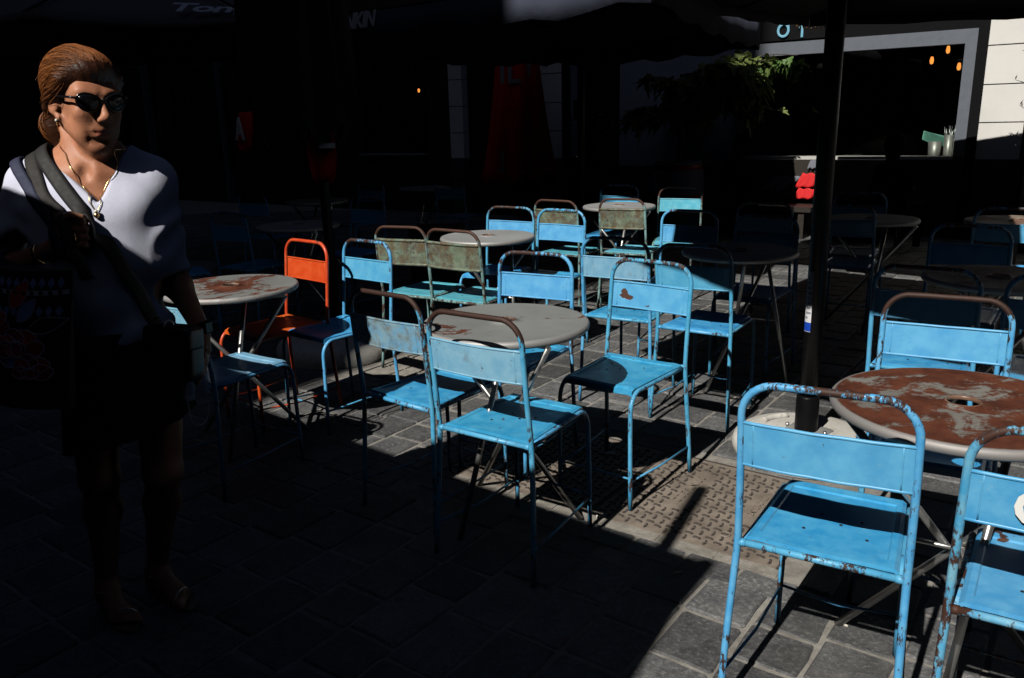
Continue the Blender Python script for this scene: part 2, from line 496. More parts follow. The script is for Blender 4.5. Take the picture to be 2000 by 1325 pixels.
for ci in range(2):
    s0 = 0.0 + ci * (COV_W + 0.022)
    root = empty('manhole_cover', cov(s0 + COV_W / 2, COV_D / 2, 0))
    tag(root, ('brown cast iron access cover with raised lettering beside the front right chair', 'brown cast iron tread cover under the round grey table', 'brown cast iron tread cover half lit behind the left chairs')[ci], 'manhole cover', 'tread plate covers set in a row')
    inv = -root.location
    CD = COV_D if ci < 2 else 0.20
    pm = MB(); cov_box(pm, s0, s0 + COV_W, 0, CD, -0.03, -0.003)
    plate = pm.build('plate', M_IRON, root); plate.location = inv
    fm = MB()
    for a in ((s0 - .008, s0 - .001, -.006, CD + .006), (s0 + COV_W + .001, s0 + COV_W + .008, -.006, CD + .006), (s0 - .001, s0 + COV_W + .001, CD + .001, CD + .008)):
        cov_box(fm, *a, -0.03, 0.0)
    fo = fm.build('rim', M_IRON_DARK, root); fo.location = inv
    tr = MB()
    nu, ns = 17, 18
    for i in range(ns):
        for j in range(nu):
            s = s0 + 0.028 + i * (COV_W - .056) / (ns - 1); u = 0.026 + (j + 0.5 * (i % 2)) * (COV_D - .06) / (nu - .5)
            if ci == 0 and 0.435 < s - s0 < 0.515 and 0.20 < u < 0.57: continue
            if ci == 0 and 0.165 < s - s0 < 0.23 and 0.25 < u < 0.53: continue
            if u > CD - .02: continue
            chevron(tr, s, u, (0.25 if (i + j) % 2 else 1.75) + random.uniform(-.06, .06), -0.003)
    to = tr.build('tread_pattern', M_IRON_DARK, root, kind='stuff'); to.location = inv  # raised treads coloured dark, their shadow put into the colour
    for ss, uu in ((.22, .12), (.55, .60), (.1, .60))[:3 if ci < 2 else 1]:
        kh = MB(); kh.tube([cov(s0 + ss + .017 * math.cos(a), uu + .017 * math.sin(a), -0.001) for a in [k * math.pi / 8 for k in range(16)]], 0.0035, 6, closed=True)
        ko = kh.build('lifting_eye', M_IRON, root); ko.location = inv
    if ci == 0:
        tm = text_mesh('COSMINIUS', 0.05, 0.0028, 0, 1.0)
        o = put_text('lettering', tm, M_IRON, cov(s0 + 0.475, 0.385, -0.001), GU, GV * -1, root); o.location = inv
        tm = text_mesh('EN124-D400', 0.034, 0.0026)
        o = put_text('lettering', tm, M_IRON, cov(s0 + 0.198, 0.39, -0.001), GU, GV * -1, root); o.location = inv
# square drain cover of pale slabs further left
dr = empty('drain_cover', DR_O, label='pale slab drain cover with rusty bars under the chairs at left', category='drain cover')
bm_ = MB()
def drp(s, u, z): return GV * s + GU * u + Vector((0, 0, z))
bm_.obox(drp(-.02, -.02, -.03), GV * (DR_W + .04), GU * (DR_D + .04), (0, 0, .018))
bm_.build('frame', M_IRON_DARK, dr)
for i in range(3):
    for j in range(3):
        sm2 = MB(); w = DR_W / 3
        sm2.obox(drp(i * w + .008, j * w + .008, -.02), GV * (w - .016), GU * (w - .016), (0, 0, .02))
        sm2.build('slab', M_CONC, dr)

# ------------------------------------------------------------------ small litter on the stones
lb = MB(); lb.lathe([(0.0001, 0.006), (.016, 0.005), (.022, 0.0), (.022, -0.001)], 9)
lo = lb.build('paper_scrap', M_WHITE, loc=(0.42, 3.30, 0.002)); lo.scale = (1.3, .8, 1)
tag(lo, 'small crumpled white paper scrap on the paving behind the round-shadow chair', 'litter')
M_BUTT = plain('cigarette_paper', (.62, .58, .50), .8)
for k, (x, y, a, lab) in enumerate(((0.515, 2.315, 20, 'white cigarette end on the paving at the corner of the big shadow'), (0.30, 2.72, 80, 'cigarette end lying by the iron cover edge'), (0.93, 2.02, 130, 'cigarette end on the sunny paving under the nearest chair'))):
    lb = MB(); lb.tube([(-.016, 0, .004), (.016, 0, .004)], .0036, 8); tag(lb.build('cigarette_butt', M_BUTT, loc=(x, y, 0), rz=R(a)), lab, 'litter')
# ------------------------------------------------------------------ chairs
BLUE = (0.065, 0.355, 0.66); BLUE2 = (0.13, 0.455, 0.73)
CH = {
 'blue_tube': worn_paint('blue_tube_paint', BLUE, BLUE2, 0.428, 0.014, 0.09, chip_scale=70, stretch=.35, rust_dark=.6),
 'blue_sheet': worn_paint('blue_sheet_paint', (0.085, 0.37, 0.67), BLUE2, 0.352, 0.012, 0.0, chip_scale=58, blotch=.10, rust_dark=.7),
 'brown_tube': worn_paint('blue_tube_worn_to_brown', BLUE, BLUE2, 0.45, 0.014, 0.34, chip_scale=70, stretch=.35, rust_dark=.5),
 'faded_sheet': worn_paint('faded_blue_sheet', (0.17, 0.41, 0.60), (0.25, 0.49, 0.65), 0.36, 0.02, 0.0, blotch=0.30),
 'dirty_sheet': worn_paint('mottled_blue_sheet', (0.12, 0.36, 0.56), (0.24, 0.37, 0.40), 0.36, 0.03, 0.0, blotch=0.55),
 'chip_tube': worn_paint('flaking_blue_tube', BLUE, (0.22, 0.50, 0.66), 0.485, 0.014, 0.05, chip_scale=34, stretch=.5, rust_dark=.75),
 'spot_sheet': worn_paint('rust_spotted_blue_sheet', BLUE, BLUE2, 0.34, 0.014, 0.0, spots=0.37, chip_scale=40),
 'spot_light': worn_paint('blue_sheet_few_rust_spots', (0.085, 0.37, 0.67), BLUE2, 0.345, 0.014, 0.0, spots=0.335, chip_scale=44),
 'green_tube': worn_paint('green_tube_paint', (0.13, 0.27, 0.25), (0.24, 0.42, 0.42), 0.475, 0.03, 0.20, blotch=0.3, stretch=.4, rust_dark=.8),
 'green_sheet': worn_paint('rusty_green_sheet', (0.15, 0.22, 0.16), (0.24, 0.30, 0.22), 0.42, 0.05, 0.0, blotch=0.85),
 'orange_tube': worn_paint('orange_tube_paint', (0.62, 0.085, 0.015), (0.70, 0.13, 0.028), 0.37, 0.015, 0.06, primer=(0.75, 0.32, 0.16), stretch=.4),
 'orange_sheet': worn_paint('orange_sheet_paint', (0.64, 0.085, 0.012), (0.72, 0.12, 0.022), 0.31, 0.02, 0.0, primer=(0.78, 0.26, 0.11)),
 'seat_worn': worn_paint('blue_seat_worn', (0.035, 0.325, 0.68), (0.09, 0.44, 0.76), 0.365, 0.012, 0.0, blotch=0.14, rough=0.3, chip_scale=58, rust_dark=.8),
 'turq_sheet': worn_paint('turquoise_sheet', (0.09, 0.45, 0.60), (0.16, 0.52, 0.66), 0.37, 0.03, 0.0, blotch=0.25),
}
TR_ = 0.0089
def chair_meshes(kind, seed=0):
    rv = random.Random(100 + seed); ph = [rv.uniform(0, 6.28) for _ in range(8)]; amp = rv.uniform(.0018, .0042)
    def bend(p, k=1.0):
        x, y, z = p; return (x + k * amp * math.sin(7 * z + ph[0] + 3 * y), y + k * amp * math.sin(6 * z + 5 * x + ph[1]), z + (k * amp * .8 * math.sin(9 * x + ph[2]) if z > .03 else 0))
    """kind A: plain sheet back; kind B: taller sheet framed by two bars; faces +Y, rear legs at y = 0"""
    Wt, Ws, Wf, ZS, ZT, LEAN, YF = 0.354, 0.360, 0.393, 0.46, 0.865, -0.036, -0.028
    out = {}
    yb = lambda z: LEAN * (z - ZS) / (ZT - ZS)
    half = lambda z: (Wf + (Ws - Wf) * z / ZS) / 2 if z < ZS else (Ws + (Wt - Ws) * (z - ZS) / (ZT - ZS)) / 2
    yl = lambda z: YF * (1 - z / ZS) if z < ZS else yb(z)
    # rear legs and hoop in one bent tube
    rc = 0.078; zr = ZT - rc
    side = [(z) for z in (0.0, 0.1, 0.2, 0.3, 0.4, 0.44, 0.48, 0.56, 0.64, 0.70, 0.75, zr)]
    path = [(-half(z), yl(z), z) for z in side]
    hw = half(zr)
    for i in range(1, 8):
        a = math.pi - i * (math.pi / 2) / 8
        z = zr + rc * math.sin(a); path.append((-hw + rc + rc * math.cos(a), yb(z), z))
    for x in (-0.06, 0.0, 0.06): path.append((x, yb(ZT) - 0.002, ZT))
    for i in range(1, 8):
        a = math.pi / 2 - i * (math.pi / 2) / 8
        z = zr + rc * math.sin(a); path.append((hw - rc + rc * math.cos(a), yb(z), z))
    path += [(half(z), yl(z), z) for z in reversed(side)]
    mb = MB(); mb.tube([bend(p) for p in path], TR_, 12); out['back_frame'] = mb.mesh('back_frame')
    # back sheet, dished, with rolled edges
    zb, zt = (0.668, 0.770) if kind == 'A' else (0.652, 0.79)
    mb = MB(); rows = []
    NX, NZ = 13, 6
    def bp(i, k, off):
        x = -1 + 2 * i / (NX - 1); z = zb + (zt - zb) * k / (NZ - 1)
        q = bend((x * (half(z) + 0.002), yb(z) - 0.010 * (1 - x * x) - 0.003, z)); return (q[0], q[1] + off + amp * .9 * math.sin(17 * q[0] * 3 + ph[3]) * math.sin(30 * z + ph[4]) * (1 - x * x), q[2])
    mb.grid([[bp(i, k, -.0012) for i in range(NX)] for k in range(NZ)])
    mb.grid([[bp(i, k, .0012) for i in range(NX)] for k in range(NZ)], flip=True)
    rr = 0.0042 if kind == 'A' else 0.0085
    for k in (0, NZ - 1):
        mb.tube([bp(i, k, 0.001) for i in range(NX)], rr, 8)
    for i in (1, NX - 2):
        mb.tube([bp(i, k, 0.0) for k in range(NZ)], 0.0022, 6)
    out['backrest'] = mb.mesh('backrest')
    # seat sheet: rim, groove, dished middle, punched holes
    YH, WR, WH = 0.385, 0.330, 0.288
    hx = [-.055, 0.0, .055]; hole_xy = [(-.055, .12), (.02, .175), (.062, .21), (-.03, .21), (.085, .125)]
    xs = sorted(set([-1, -.94, -.86, -.84, -.6, -.3, 0, .3, .6, .84, .86, .94, 1]))
    ys = [0.012, .02, .045, .05, .11, .17, .23, .30, .335, .34, .37, YH]
    def seat_pt(u, y):
        w = (WR + (WH - WR) * y / YH) / 2
        e = max(abs(u), 0.0)
        inner = (abs(u) < 0.85) and (0.047 < y < 0.338)
        z = ZS + 0.012 - (0.0035 if inner else 0.0) - 0.004 * (1 - u * u) * math.sin(math.pi * min(1, max(0, y / YH)))
        if abs(u) > .97 : z -= 0.006
        if y > YH - .004: z -= 0.006
        return (u * w, y, z + amp * .55 * math.sin(9 * u * 2 + ph[5]) * math.sin(14 * y + ph[6]))
    mb = MB()
    top = [[seat_pt(u, y) for u in xs] for y in ys]
    mb.grid(top, smooth=False)
    # turned-down edges
    def skirt(pts, dz):
        mb.grid([pts, [(p[0], p[1], p[2] - dz) for p in pts]], flip=True)
    skirt([r[0] for r in top], 0.014); skirt([r[-1] for r in reversed(top)], 0.014)
    skirt(list(reversed(top[-1])), 0.022); skirt(top[0], 0.010)
    mb.grid([[(p[0], p[1], p[2] - 0.005) for p in r] for r in top], flip=True)
    out['seat'] = mb.mesh('seat')
    mb = MB()
    for (x, y) in hole_xy:
        mb.lathe([(0.0001, 0.0), (0.0036, 0.0), (0.0042, -0.001)], 10, (x, y, ZS + 0.0078))
    out['seat_hole'] = mb.mesh('seat_hole')
    # rear seat bar
    mb = MB(); mb.tube([(-Ws / 2 + .006, 0.0, ZS - .002), (0, 0.001, ZS - .003), (Ws / 2 - .006, 0.0, ZS - .002)], TR_ * .95, 12)
    for sx in (-1, 1):
        mb.tube([(sx * (Ws / 2 - .02), 0, ZS - .002), (sx * (Ws / 2 - .004), 0, ZS - .002)], TR_ * 1.12, 12)
    out['seat_bar'] = mb.mesh('seat_bar')
    # side rail bending down into the front leg
    for nm, sx in (('leg_l', -1), ('leg_r', 1)):
        rb = 0.070; yfr = 0.345; zr2 = ZS - 0.004
        p = [(sx * (Ws / 2 - .012), 0.004, zr2)]
        xf = lambda y: sx * (Ws / 2 - .012 + (0.153 - Ws / 2 + .012) * min(1, y / yfr))
        for y in (0.1, 0.2, 0.28, yfr): p.append((xf(y), y, zr2))
        for i in range(1, 8):
            a = math.pi / 2 - i * (math.pi / 2) / 8
            p.append((sx * 0.153, yfr + rb * math.cos(a) * .88, zr2 - rb + rb * math.sin(a)))
        for z in (zr2 - rb, 0.3, 0.2, 0.1, 0.0):
            p.append((sx * (0.153 + (0.004 * (1 - z / .4))), yfr + rb * .88 + 0.004 * (1 - z / .4), z))
        mb = MB(); mb.tube([bend(q, .6) for q in p], TR_ * .93, 12); out[nm] = mb.mesh('leg')
        z = 0.115
        mb = MB(); mb.tube([(sx * half(z), yl(z), z), (sx * (.165 + rv.uniform(-.01, .01)), 0.2, z + rv.uniform(-.02, .012)), (sx * 0.157, yfr + rb * .88 + .003, z)], 0.0042, 8)
        out['st' + nm[-2:]] = mb.mesh('stretcher')
    z = 0.125
    mb = MB(); mb.tube([(-.157, .409, z), (0, .407 + rv.uniform(-.01, .01), z + rv.uniform(-.015, .01)), (.157, .409, z)], 0.0042, 8); out['st_f'] = mb.mesh('stretcher')
    return out
CM = {'A': [chair_meshes('A', k) for k in range(7)], 'B': [chair_meshes('B', 10 + k) for k in range(3)]}
_ci = [0]
M_HOLE = plain('punched_hole', (0.01, 0.01, 0.012), 0.9)
def make_chair(x, y, a, kind, tube, sheet, seat, label, group, name='metal_chair', rail=None, lift=0.0):
    r = empty(name, (x, y, 0.0), R(a), label, 'chair', group)
    _ci[0] += 1; m = CM[kind][_ci[0] % len(CM[kind])]; T, S, Q = CH[tube], CH[sheet], CH[seat]
    def part(n, me, mat):
        o = bpy.data.objects.new(n, me); col.objects.link(o); o.parent = r
        if len(me.materials) == 0: me.materials.append(mat)
        o.material_slots[0].link = 'OBJECT'; o.material_slots[0].material = mat
        return o
    part('back_frame', m['back_frame'], T); part('backrest', m['backrest'], S)
    s = part('seat', m['seat'], Q); h = part('ventilation_holes', m['seat_hole'], M_HOLE); h.parent = s
    part('seat_bar', m['seat_bar'], CH[rail or tube])
    part('leg', m['leg_l'], T); part('leg', m['leg_r'], T)
    part('stretcher', m['st_l'], T); part('stretcher', m['st_r'], T); part('stretcher', m['st_f'], T)
    return r
SUNNY = 'metal chairs standing in the sun'; DIM = 'metal chairs standing in the shade'
CHAIRS = {
 'C1': (0.671, 1.609, -31.2, 'A', 'blue_tube', 'blue_sheet', 'seat_worn', 'nearest bright blue metal chair, seen from behind, whole seat in view'),
 'C2': (1.015, 1.321, -31.9, 'A', 'chip_tube', 'spot_sheet', 'spot_sheet', 'flaking blue chair with white lettering cut off by the right edge'),
 'C3': (1.340, 2.411, 149.7, 'A', 'brown_tube', 'blue_sheet', 'seat_worn', 'blue chair with bare brown hoop behind the rusty right table'),
 'C4': (-0.098, 2.395, -34.5, 'A', 'brown_tube', 'faded_sheet', 'seat_worn', 'blue chair with dark hoop in front of the grey table, steel leg under it'),
 'C5': (-0.421, 2.755, -39.8, 'A', 'brown_tube', 'dirty_sheet', 'seat_worn', 'blue chair with mottled grey backrest left of the chair before the grey table'),
 'C6': (0.548, 3.185, 143.2, 'A', 'blue_tube', 'spot_light', 'seat_worn', 'blue chair right of the grey table with round shadow across its seat'),
 'C7': (0.097, 3.488, 152.0, 'A', 'blue_tube', 'spot_light', 'seat_worn', 'blue chair tucked behind the grey table with rust spots on its back'),
 'C8': (0.849, 3.645, -35.2, 'A', 'blue_tube', 'blue_sheet', 'seat_worn', 'blue chair with shaded hoop between the parasol pole and round-shadow chair'),
 'C9': (0.528, 3.932, -32.0, 'A', 'blue_tube', 'faded_sheet', 'seat_worn', 'blue chair with shaded hoop half hidden by the round-shadow chair'),
 'C10': (-0.744, 4.031, 140.4, 'A', 'blue_tube', 'blue_sheet', 'seat_worn', 'plain light blue chair right of the orange chair'),
 'C19': (-1.066, 4.084, 139.0, 'A', 'orange_tube', 'orange_sheet', 'orange_sheet', 'only orange metal chair, behind the rust-stained left table'),
 'C20': (-1.30, 3.06, -34.0, 'A', 'blue_tube', 'faded_sheet', 'faded_sheet', 'blue chair half hidden behind the woman holding a face mask'),
 'C11': (-0.605, 4.626, -30.0, 'B', 'green_tube', 'green_sheet', 'turq_sheet', 'left of two rusty green-backed chairs before the pale grey table'),
 'C12': (-0.297, 4.415, -32.0, 'B', 'green_tube', 'green_sheet', 'turq_sheet', 'right of two rusty green-backed chairs before the pale grey table'),
 'C13': (-0.003, 5.508, 151.8, 'A', 'blue_tube', 'blue_sheet', 'seat_worn', 'blue chair behind the pale grey table with half its hoop shaded'),
 'C14': (0.324, 5.236, 145.3, 'A', 'blue_tube', 'blue_sheet', 'seat_worn', 'blue chair with white scrape on its back right of pale grey table'),
 'C15': (0.36, 5.98, -33.0, 'B', 'green_tube', 'green_sheet', 'turq_sheet', 'green-backed chair half in shade behind the scraped blue chair'),
 'C16': (0.97, 7.22, 150.0, 'A', 'blue_tube', 'blue_sheet', 'seat_worn', 'farthest blue chair, lit below the hoop, behind the small far table'),
 'C17': (0.846, 5.947, -31.2, 'B', 'green_tube', 'green_sheet', 'turq_sheet', 'rusty green-backed chair in front of the small far table'),
 'C18': (1.428, 6.778, 160.9, 'A', 'green_tube', 'turq_sheet', 'turq_sheet', 'turquoise chair with shaded hoop before the white barrel planter'),
}
for k, v in CHAIRS.items():
    make_chair(*v, SUNNY, rail='blue_tube' if v[4] == 'brown_tube' else None)
c2 = [o for o in col.objects if o.get('label', '').startswith('flaking blue')][0]
# white lettering on the right-hand chair: a big C and the start of more
tm = text_mesh('CRISTAL', 0.095, 0.0008, 0, 1.0, 0.002, 'LEFT')
o = put_text('back_lettering', tm, M_WHITE, (-0.100, -0.0375, 0.716), (1, 0, 0), (0, 0.08, 1), c2)
DARK = {
 'D1': (1.113, 5.02, 150, 'A', 'blue_tube', 'blue_sheet', 'seat_worn', 'dark shaded blue chair below the white barrel, facing the camera'),
 'D2': (1.47, 4.62, 147, 'A', 'blue_tube', 'blue_sheet', 'seat_worn', 'dark shaded blue chair just left of the parasol pole'),
 'D3': (2.29, 3.98, 147, 'A', 'blue_tube', 'blue_sheet', 'seat_worn', 'dark shaded blue chair behind the wooden sunlit-edged table at right'),
 'D4': (1.56, 2.95, -34, 'A', 'blue_tube', 'blue_sheet', 'seat_worn', 'black looking shaded chair behind the brown-hooped chair at right'),
 'D5': (1.93, 2.72, -33, 'A', 'blue_tube', 'blue_sheet', 'seat_worn', 'black looking shaded chair at the right edge beside another shaded chair'),
 'D6': (2.55, 5.9, 150, 'A', 'blue_tube', 'blue_sheet', 'seat_worn', 'dark shaded chair right of the parasol pole by the far table'),
 'D7': (2.15, 5.15, -33, 'A', 'blue_tube', 'blue_sheet', 'seat_worn', 'dark shaded chair seen from behind right of the parasol pole'),
 'D8': (1.72, 5.42, -30, 'A', 'blue_tube', 'blue_sheet', 'seat_worn', 'dark shaded chair seen from behind left of the parasol pole'),
 'D9': (-1.15, 6.5, 148, 'A', 'blue_tube', 'blue_sheet', 'seat_worn', 'dim blue chair beyond the closed black parasol, nearest of its table'),
 'D10': (-1.95, 5.7, -30, 'A', 'blue_tube', 'blue_sheet', 'seat_worn', 'dim chair in the dark left of the closed black parasol'),
 'D11': (-2.5, 5.5, -60, 'A', 'blue_tube', 'blue_sheet', 'seat_worn', 'dim chair in the dark right beside the woman'),
 'D12': (-1.45, 8.5, 148, 'A', 'blue_tube', 'blue_sheet', 'seat_worn', 'dim chair in the dark at the far left table'),
 'D13': (-0.6, 8.6, -30, 'A', 'blue_tube', 'blue_sheet', 'seat_worn', 'dim chair in the dark in front of the red closed parasol'),
 'D14': (-2.3, 7.4, -30, 'A', 'blue_tube', 'blue_sheet', 'seat_worn', 'dim chair in the dark before the far left table'),
 'D15': (2.95, 4.75, -30, 'A', 'blue_tube', 'blue_sheet', 'seat_worn', 'dim shaded chair near the right edge before the far right table'),
}
for k, v in DARK.items():
    make_chair(*v, DIM)

# ------------------------------------------------------------------ round tables
def table_paint(name, rust_lo, rust_hi, base=(0.235, 0.235, 0.22), base2=(0.31, 0.31, 0.295), sc=5.0, red=0.5, centre=0.0, edge=0.0):
    t = NT(name); v = t.coord(); raw = t.coord(False)
    n = t.noise(t.scale(v, (1.0, 1.5, 1.0)), sc, 9, 0.66, 0.6); f = t.noise(v, 40, 8, 0.75)
    h = t.math('ADD', t.math('MULTIPLY', n, 0.72), t.math('MULTIPLY', f, 0.28))
    sx = t.node('ShaderNodeSeparateXYZ'); t.put(sx.inputs[0], raw)
    rr = t.math('SQRT', t.math('ADD', t.math('MULTIPLY', sx.outputs[0], sx.outputs[0]), t.math('MULTIPLY', sx.outputs[1], sx.outputs[1])))
    h = t.math('ADD', h, t.math('ADD', t.ramp(rr, 0.03, 0.24, centre, 0.0), t.ramp(rr, 0.22, 0.285, 0.0, edge)))
    m = t.ramp(h, rust_lo, rust_hi)
    c = t.mix(t.ramp(t.noise(v, 3.5, 5), 0.3, 0.7), base, base2)
    c = t.mix(t.ramp(f, 0.6, 0.72, 0, 0.4), c, (0.13, 0.125, 0.115))
    rust = t.mix(t.ramp(t.noise(v, 12, 8, 0.7), 0.3, 0.7), (0.055, 0.016, 0.009), (0.150, 0.048, 0.024))
    rust = t.mix(t.ramp(f, 0.5, 0.65, 0, red), rust, (0.115, 0.028, 0.014))
    # bare zinc shows on the rolled rim
    rim = t.ramp(t.math('ADD', rr, t.math('MULTIPLY', f, 0.008)), 0.289, 0.297)
    m = t.math('MULTIPLY', m, t.math('SUBTRACT', 1.0, t.math('MULTIPLY', rim, 0.8)))
    c = t.mix(rim, c, (0.40, 0.40, 0.39)); c = t.mix(m, c, rust)
    ro = t.mix(m, (0.58,) * 3, (0.8,) * 3)
    hgt = t.math('ADD', t.math('MULTIPLY', m, -0.5), t.math('MULTIPLY', f, 0.5))
    return t.done(c, ro, t.math('MULTIPLY', rim, 0.5), t.bump(hgt, 0.0015, 0.6), 0.25)
TP = {'light': table_paint('grey_table_paint', 0.575, 0.60, (0.195, 0.208, 0.205), (0.25, 0.262, 0.256)),
      'heavy': table_paint('rusty_table_paint', 0.425, 0.49, (0.165, 0.16, 0.145), (0.225, 0.22, 0.20), sc=6.5, edge=.03),
      'left': table_paint('half_rusty_table_paint', 0.525, 0.545, (0.175, 0.18, 0.175), (0.23, 0.235, 0.225), sc=4.5, centre=.12), 'clean': table_paint('clean_table_paint', 0.64, 0.68, (0.27, 0.28, 0.28), (0.335, 0.345, 0.345)),
      'wood': table_paint('brown_table_paint', 0.3, 0.7, (0.26, 0.22, 0.17), (0.34, 0.29, 0.23))}
ZTB = 0.737; RT = 0.301
mb = MB()
prof = [(0.040, -0.0035), (0.0375, -0.002), (0.037, 0.0045), (0.039, 0.007), (0.042, 0.005), (0.046, 0.0005), (0.07, 0.0), (0.12, 0.0), (0.18, 0.0), (0.24, 0.0), (0.272, 0.0), (0.286, 0.0015), (0.294, 0.0008), (0.2985, -0.004), (RT, -0.011), (0.2995, -0.019), (0.295, -0.0245), (0.288, -0.026), (0.282, -0.024), (0.278, -0.012), (0.27, -0.004), (0.1, -0.0035), (0.046, -0.0035), (0.040, -0.0035)]
mb.lathe(prof, 72)
ME_TOP = mb.mesh('table_top')
mb = MB(); mb.lathe([(0.0405, 0.0066), (0.0385, 0.0082), (0.0362, 0.0068), (0.0360, 0.0015), (0.0368, -0.0015)], 32); ME_LIP = mb.mesh('hole_rim')
def leg_mesh(p0, p1):
    mb = MB(); mb.tube([p0, p1], 0.0100, 12); return mb.mesh('leg')
legs_mn = [((-.255, -.09), (.26, .094)), ((.276, -.11), (-.24, .09)), ((.10, -.12), (.008, -.29))]
def mn2(mn, z): w = EM * mn[0] + EN * mn[1]; return (w.x, w.y, z)
ME_LEGS = []
for tp, ft in legs_mn: ME_LEGS.append(leg_mesh(mn2(ft, 0.0), mn2(tp, ZTB - 0.03)))
mb = MB(); mb.tube([mn2((-.13, -.045), .38), mn2((.12, -.04), .37)], .007, 8); mb.tube([mn2((.03, 0), .37), mn2((.06, -.2), .36)], .007, 8); ME_BR = mb.mesh('brace')
mb = MB()
mb.tube([mn2((-.25, -.09), ZTB - .028), mn2((.10, -.12), ZTB - .028), mn2((.276, -.11), ZTB - .028)], .009, 8)
ME_RAIL = mb.mesh('under_rail')
def make_table(x, y, rz, paint, label, group):
    r = empty('round_table', (x, y, 0), R(rz), label, 'table', group)
    def part(n, me, mat, z=0.0):
        o = bpy.data.objects.new(n, me); col.objects.link(o); o.parent = r; o.location.z = z
        if len(me.materials) == 0: me.materials.append(mat)
        o.material_slots[0].link = 'OBJECT'; o.material_slots[0].material = mat
        return o
    t = part('table_top', ME_TOP, TP[paint], ZTB); l = part('hole_rim', ME_LIP, M_RIMRUST); l.parent = t
    for me in ME_LEGS: part('leg', me, M_STEEL)
    part('brace', ME_BR, M_STEEL); part('under_rail', ME_RAIL, M_STEEL)
    return r
M_RIMRUST = worn_paint('coppery_rim', (0.16, 0.075, 0.045), (0.24, 0.15, 0.11), 0.42)
GT = 'round metal tables on the terrace'
make_table(-0.022, 2.795, 0, 'light', 'grey round table with small rust patches in the centre', GT)
make_table(1.087, 1.834, 12, 'heavy', 'rust-covered round table at the right edge', GT)
make_table(-1.273, 3.606, 40, 'left', 'grey round table with large red rust patch beside the woman', GT)
make_table(-0.136, 5.072, 70, 'clean', 'clean pale grey round table beyond the two green-backed chairs', GT)
make_table(0.917, 6.730, 20, 'clean', 'small far round table between the turquoise and green-backed chairs', GT)
make_table(1.22, 4.24, 100, 'clean', 'shaded round table just left of the parasol pole', GT)
make_table(2.08, 3.36, 50, 'wood', 'brownish round table with a strip of sun at the right edge', GT)
make_table(2.45, 5.45, 15, 'clean', 'shaded round table far right of the parasol pole', GT)
make_table(3.25, 5.15, 75, 'wood', 'pale round table sliver at the far right edge', GT)
make_table(-1.55, 5.95, 10, 'clean', 'shaded round table left of the closed black parasol pole', GT)
make_table(-1.865, 7.963, 10, 'clean', 'shaded round table behind the closed black parasol', GT)
make_table(-0.94, 9.267, 10, 'clean', 'shaded far round table left of the red closed parasol', GT)
# ------------------------------------------------------------------ parasols
def fabric(name, c, transl=0.0):
    t = NT(name); v = t.coord()
    n = t.noise(v, 5, 5, 0.6); w = t.noise(t.scale(v, (1, 1, 1)), 400, 2)
    cc = t.mix(n, tuple(x * .8 for x in c), tuple(min(1, x * 1.25) for x in c))
    return t.done(cc, 0.85, 0, t.bump(t.math('ADD', n, t.math('MULTIPLY', w, .1)), 0.02, 0.35), 0.2)
M_NAVY = fabric('navy_black_canvas', (0.050, 0.056, 0.082))
M_INK = fabric('ink_black_canvas', (0.012, 0.012, 0.014))
M_BROWNBLK = fabric('brown_black_canvas', (0.12, 0.105, 0.11))
M_RED = fabric('red_canvas', (0.66, 0.014, 0.018))
def mat_base():
    t = NT('white_concrete_foot'); v = t.coord(); n = t.noise(v, 6, 7, .65); f = t.noise(v, 45, 7, .7)
    c = t.mix(t.ramp(n, .3, .7), (.52, .50, .45), (.66, .65, .61)); c = t.mix(t.ramp(f, .55, .7, 0, .6), c, (.30, .26, .21)); c = t.mix(t.ramp(t.noise(v, 14, 6), .60, .70, 0, .5), c, (.34, .22, .14))
    return t.done(c, .85, 0, t.bump(t.math('ADD', n, f), .004, .6), .3)
M_BASE = mat_base()
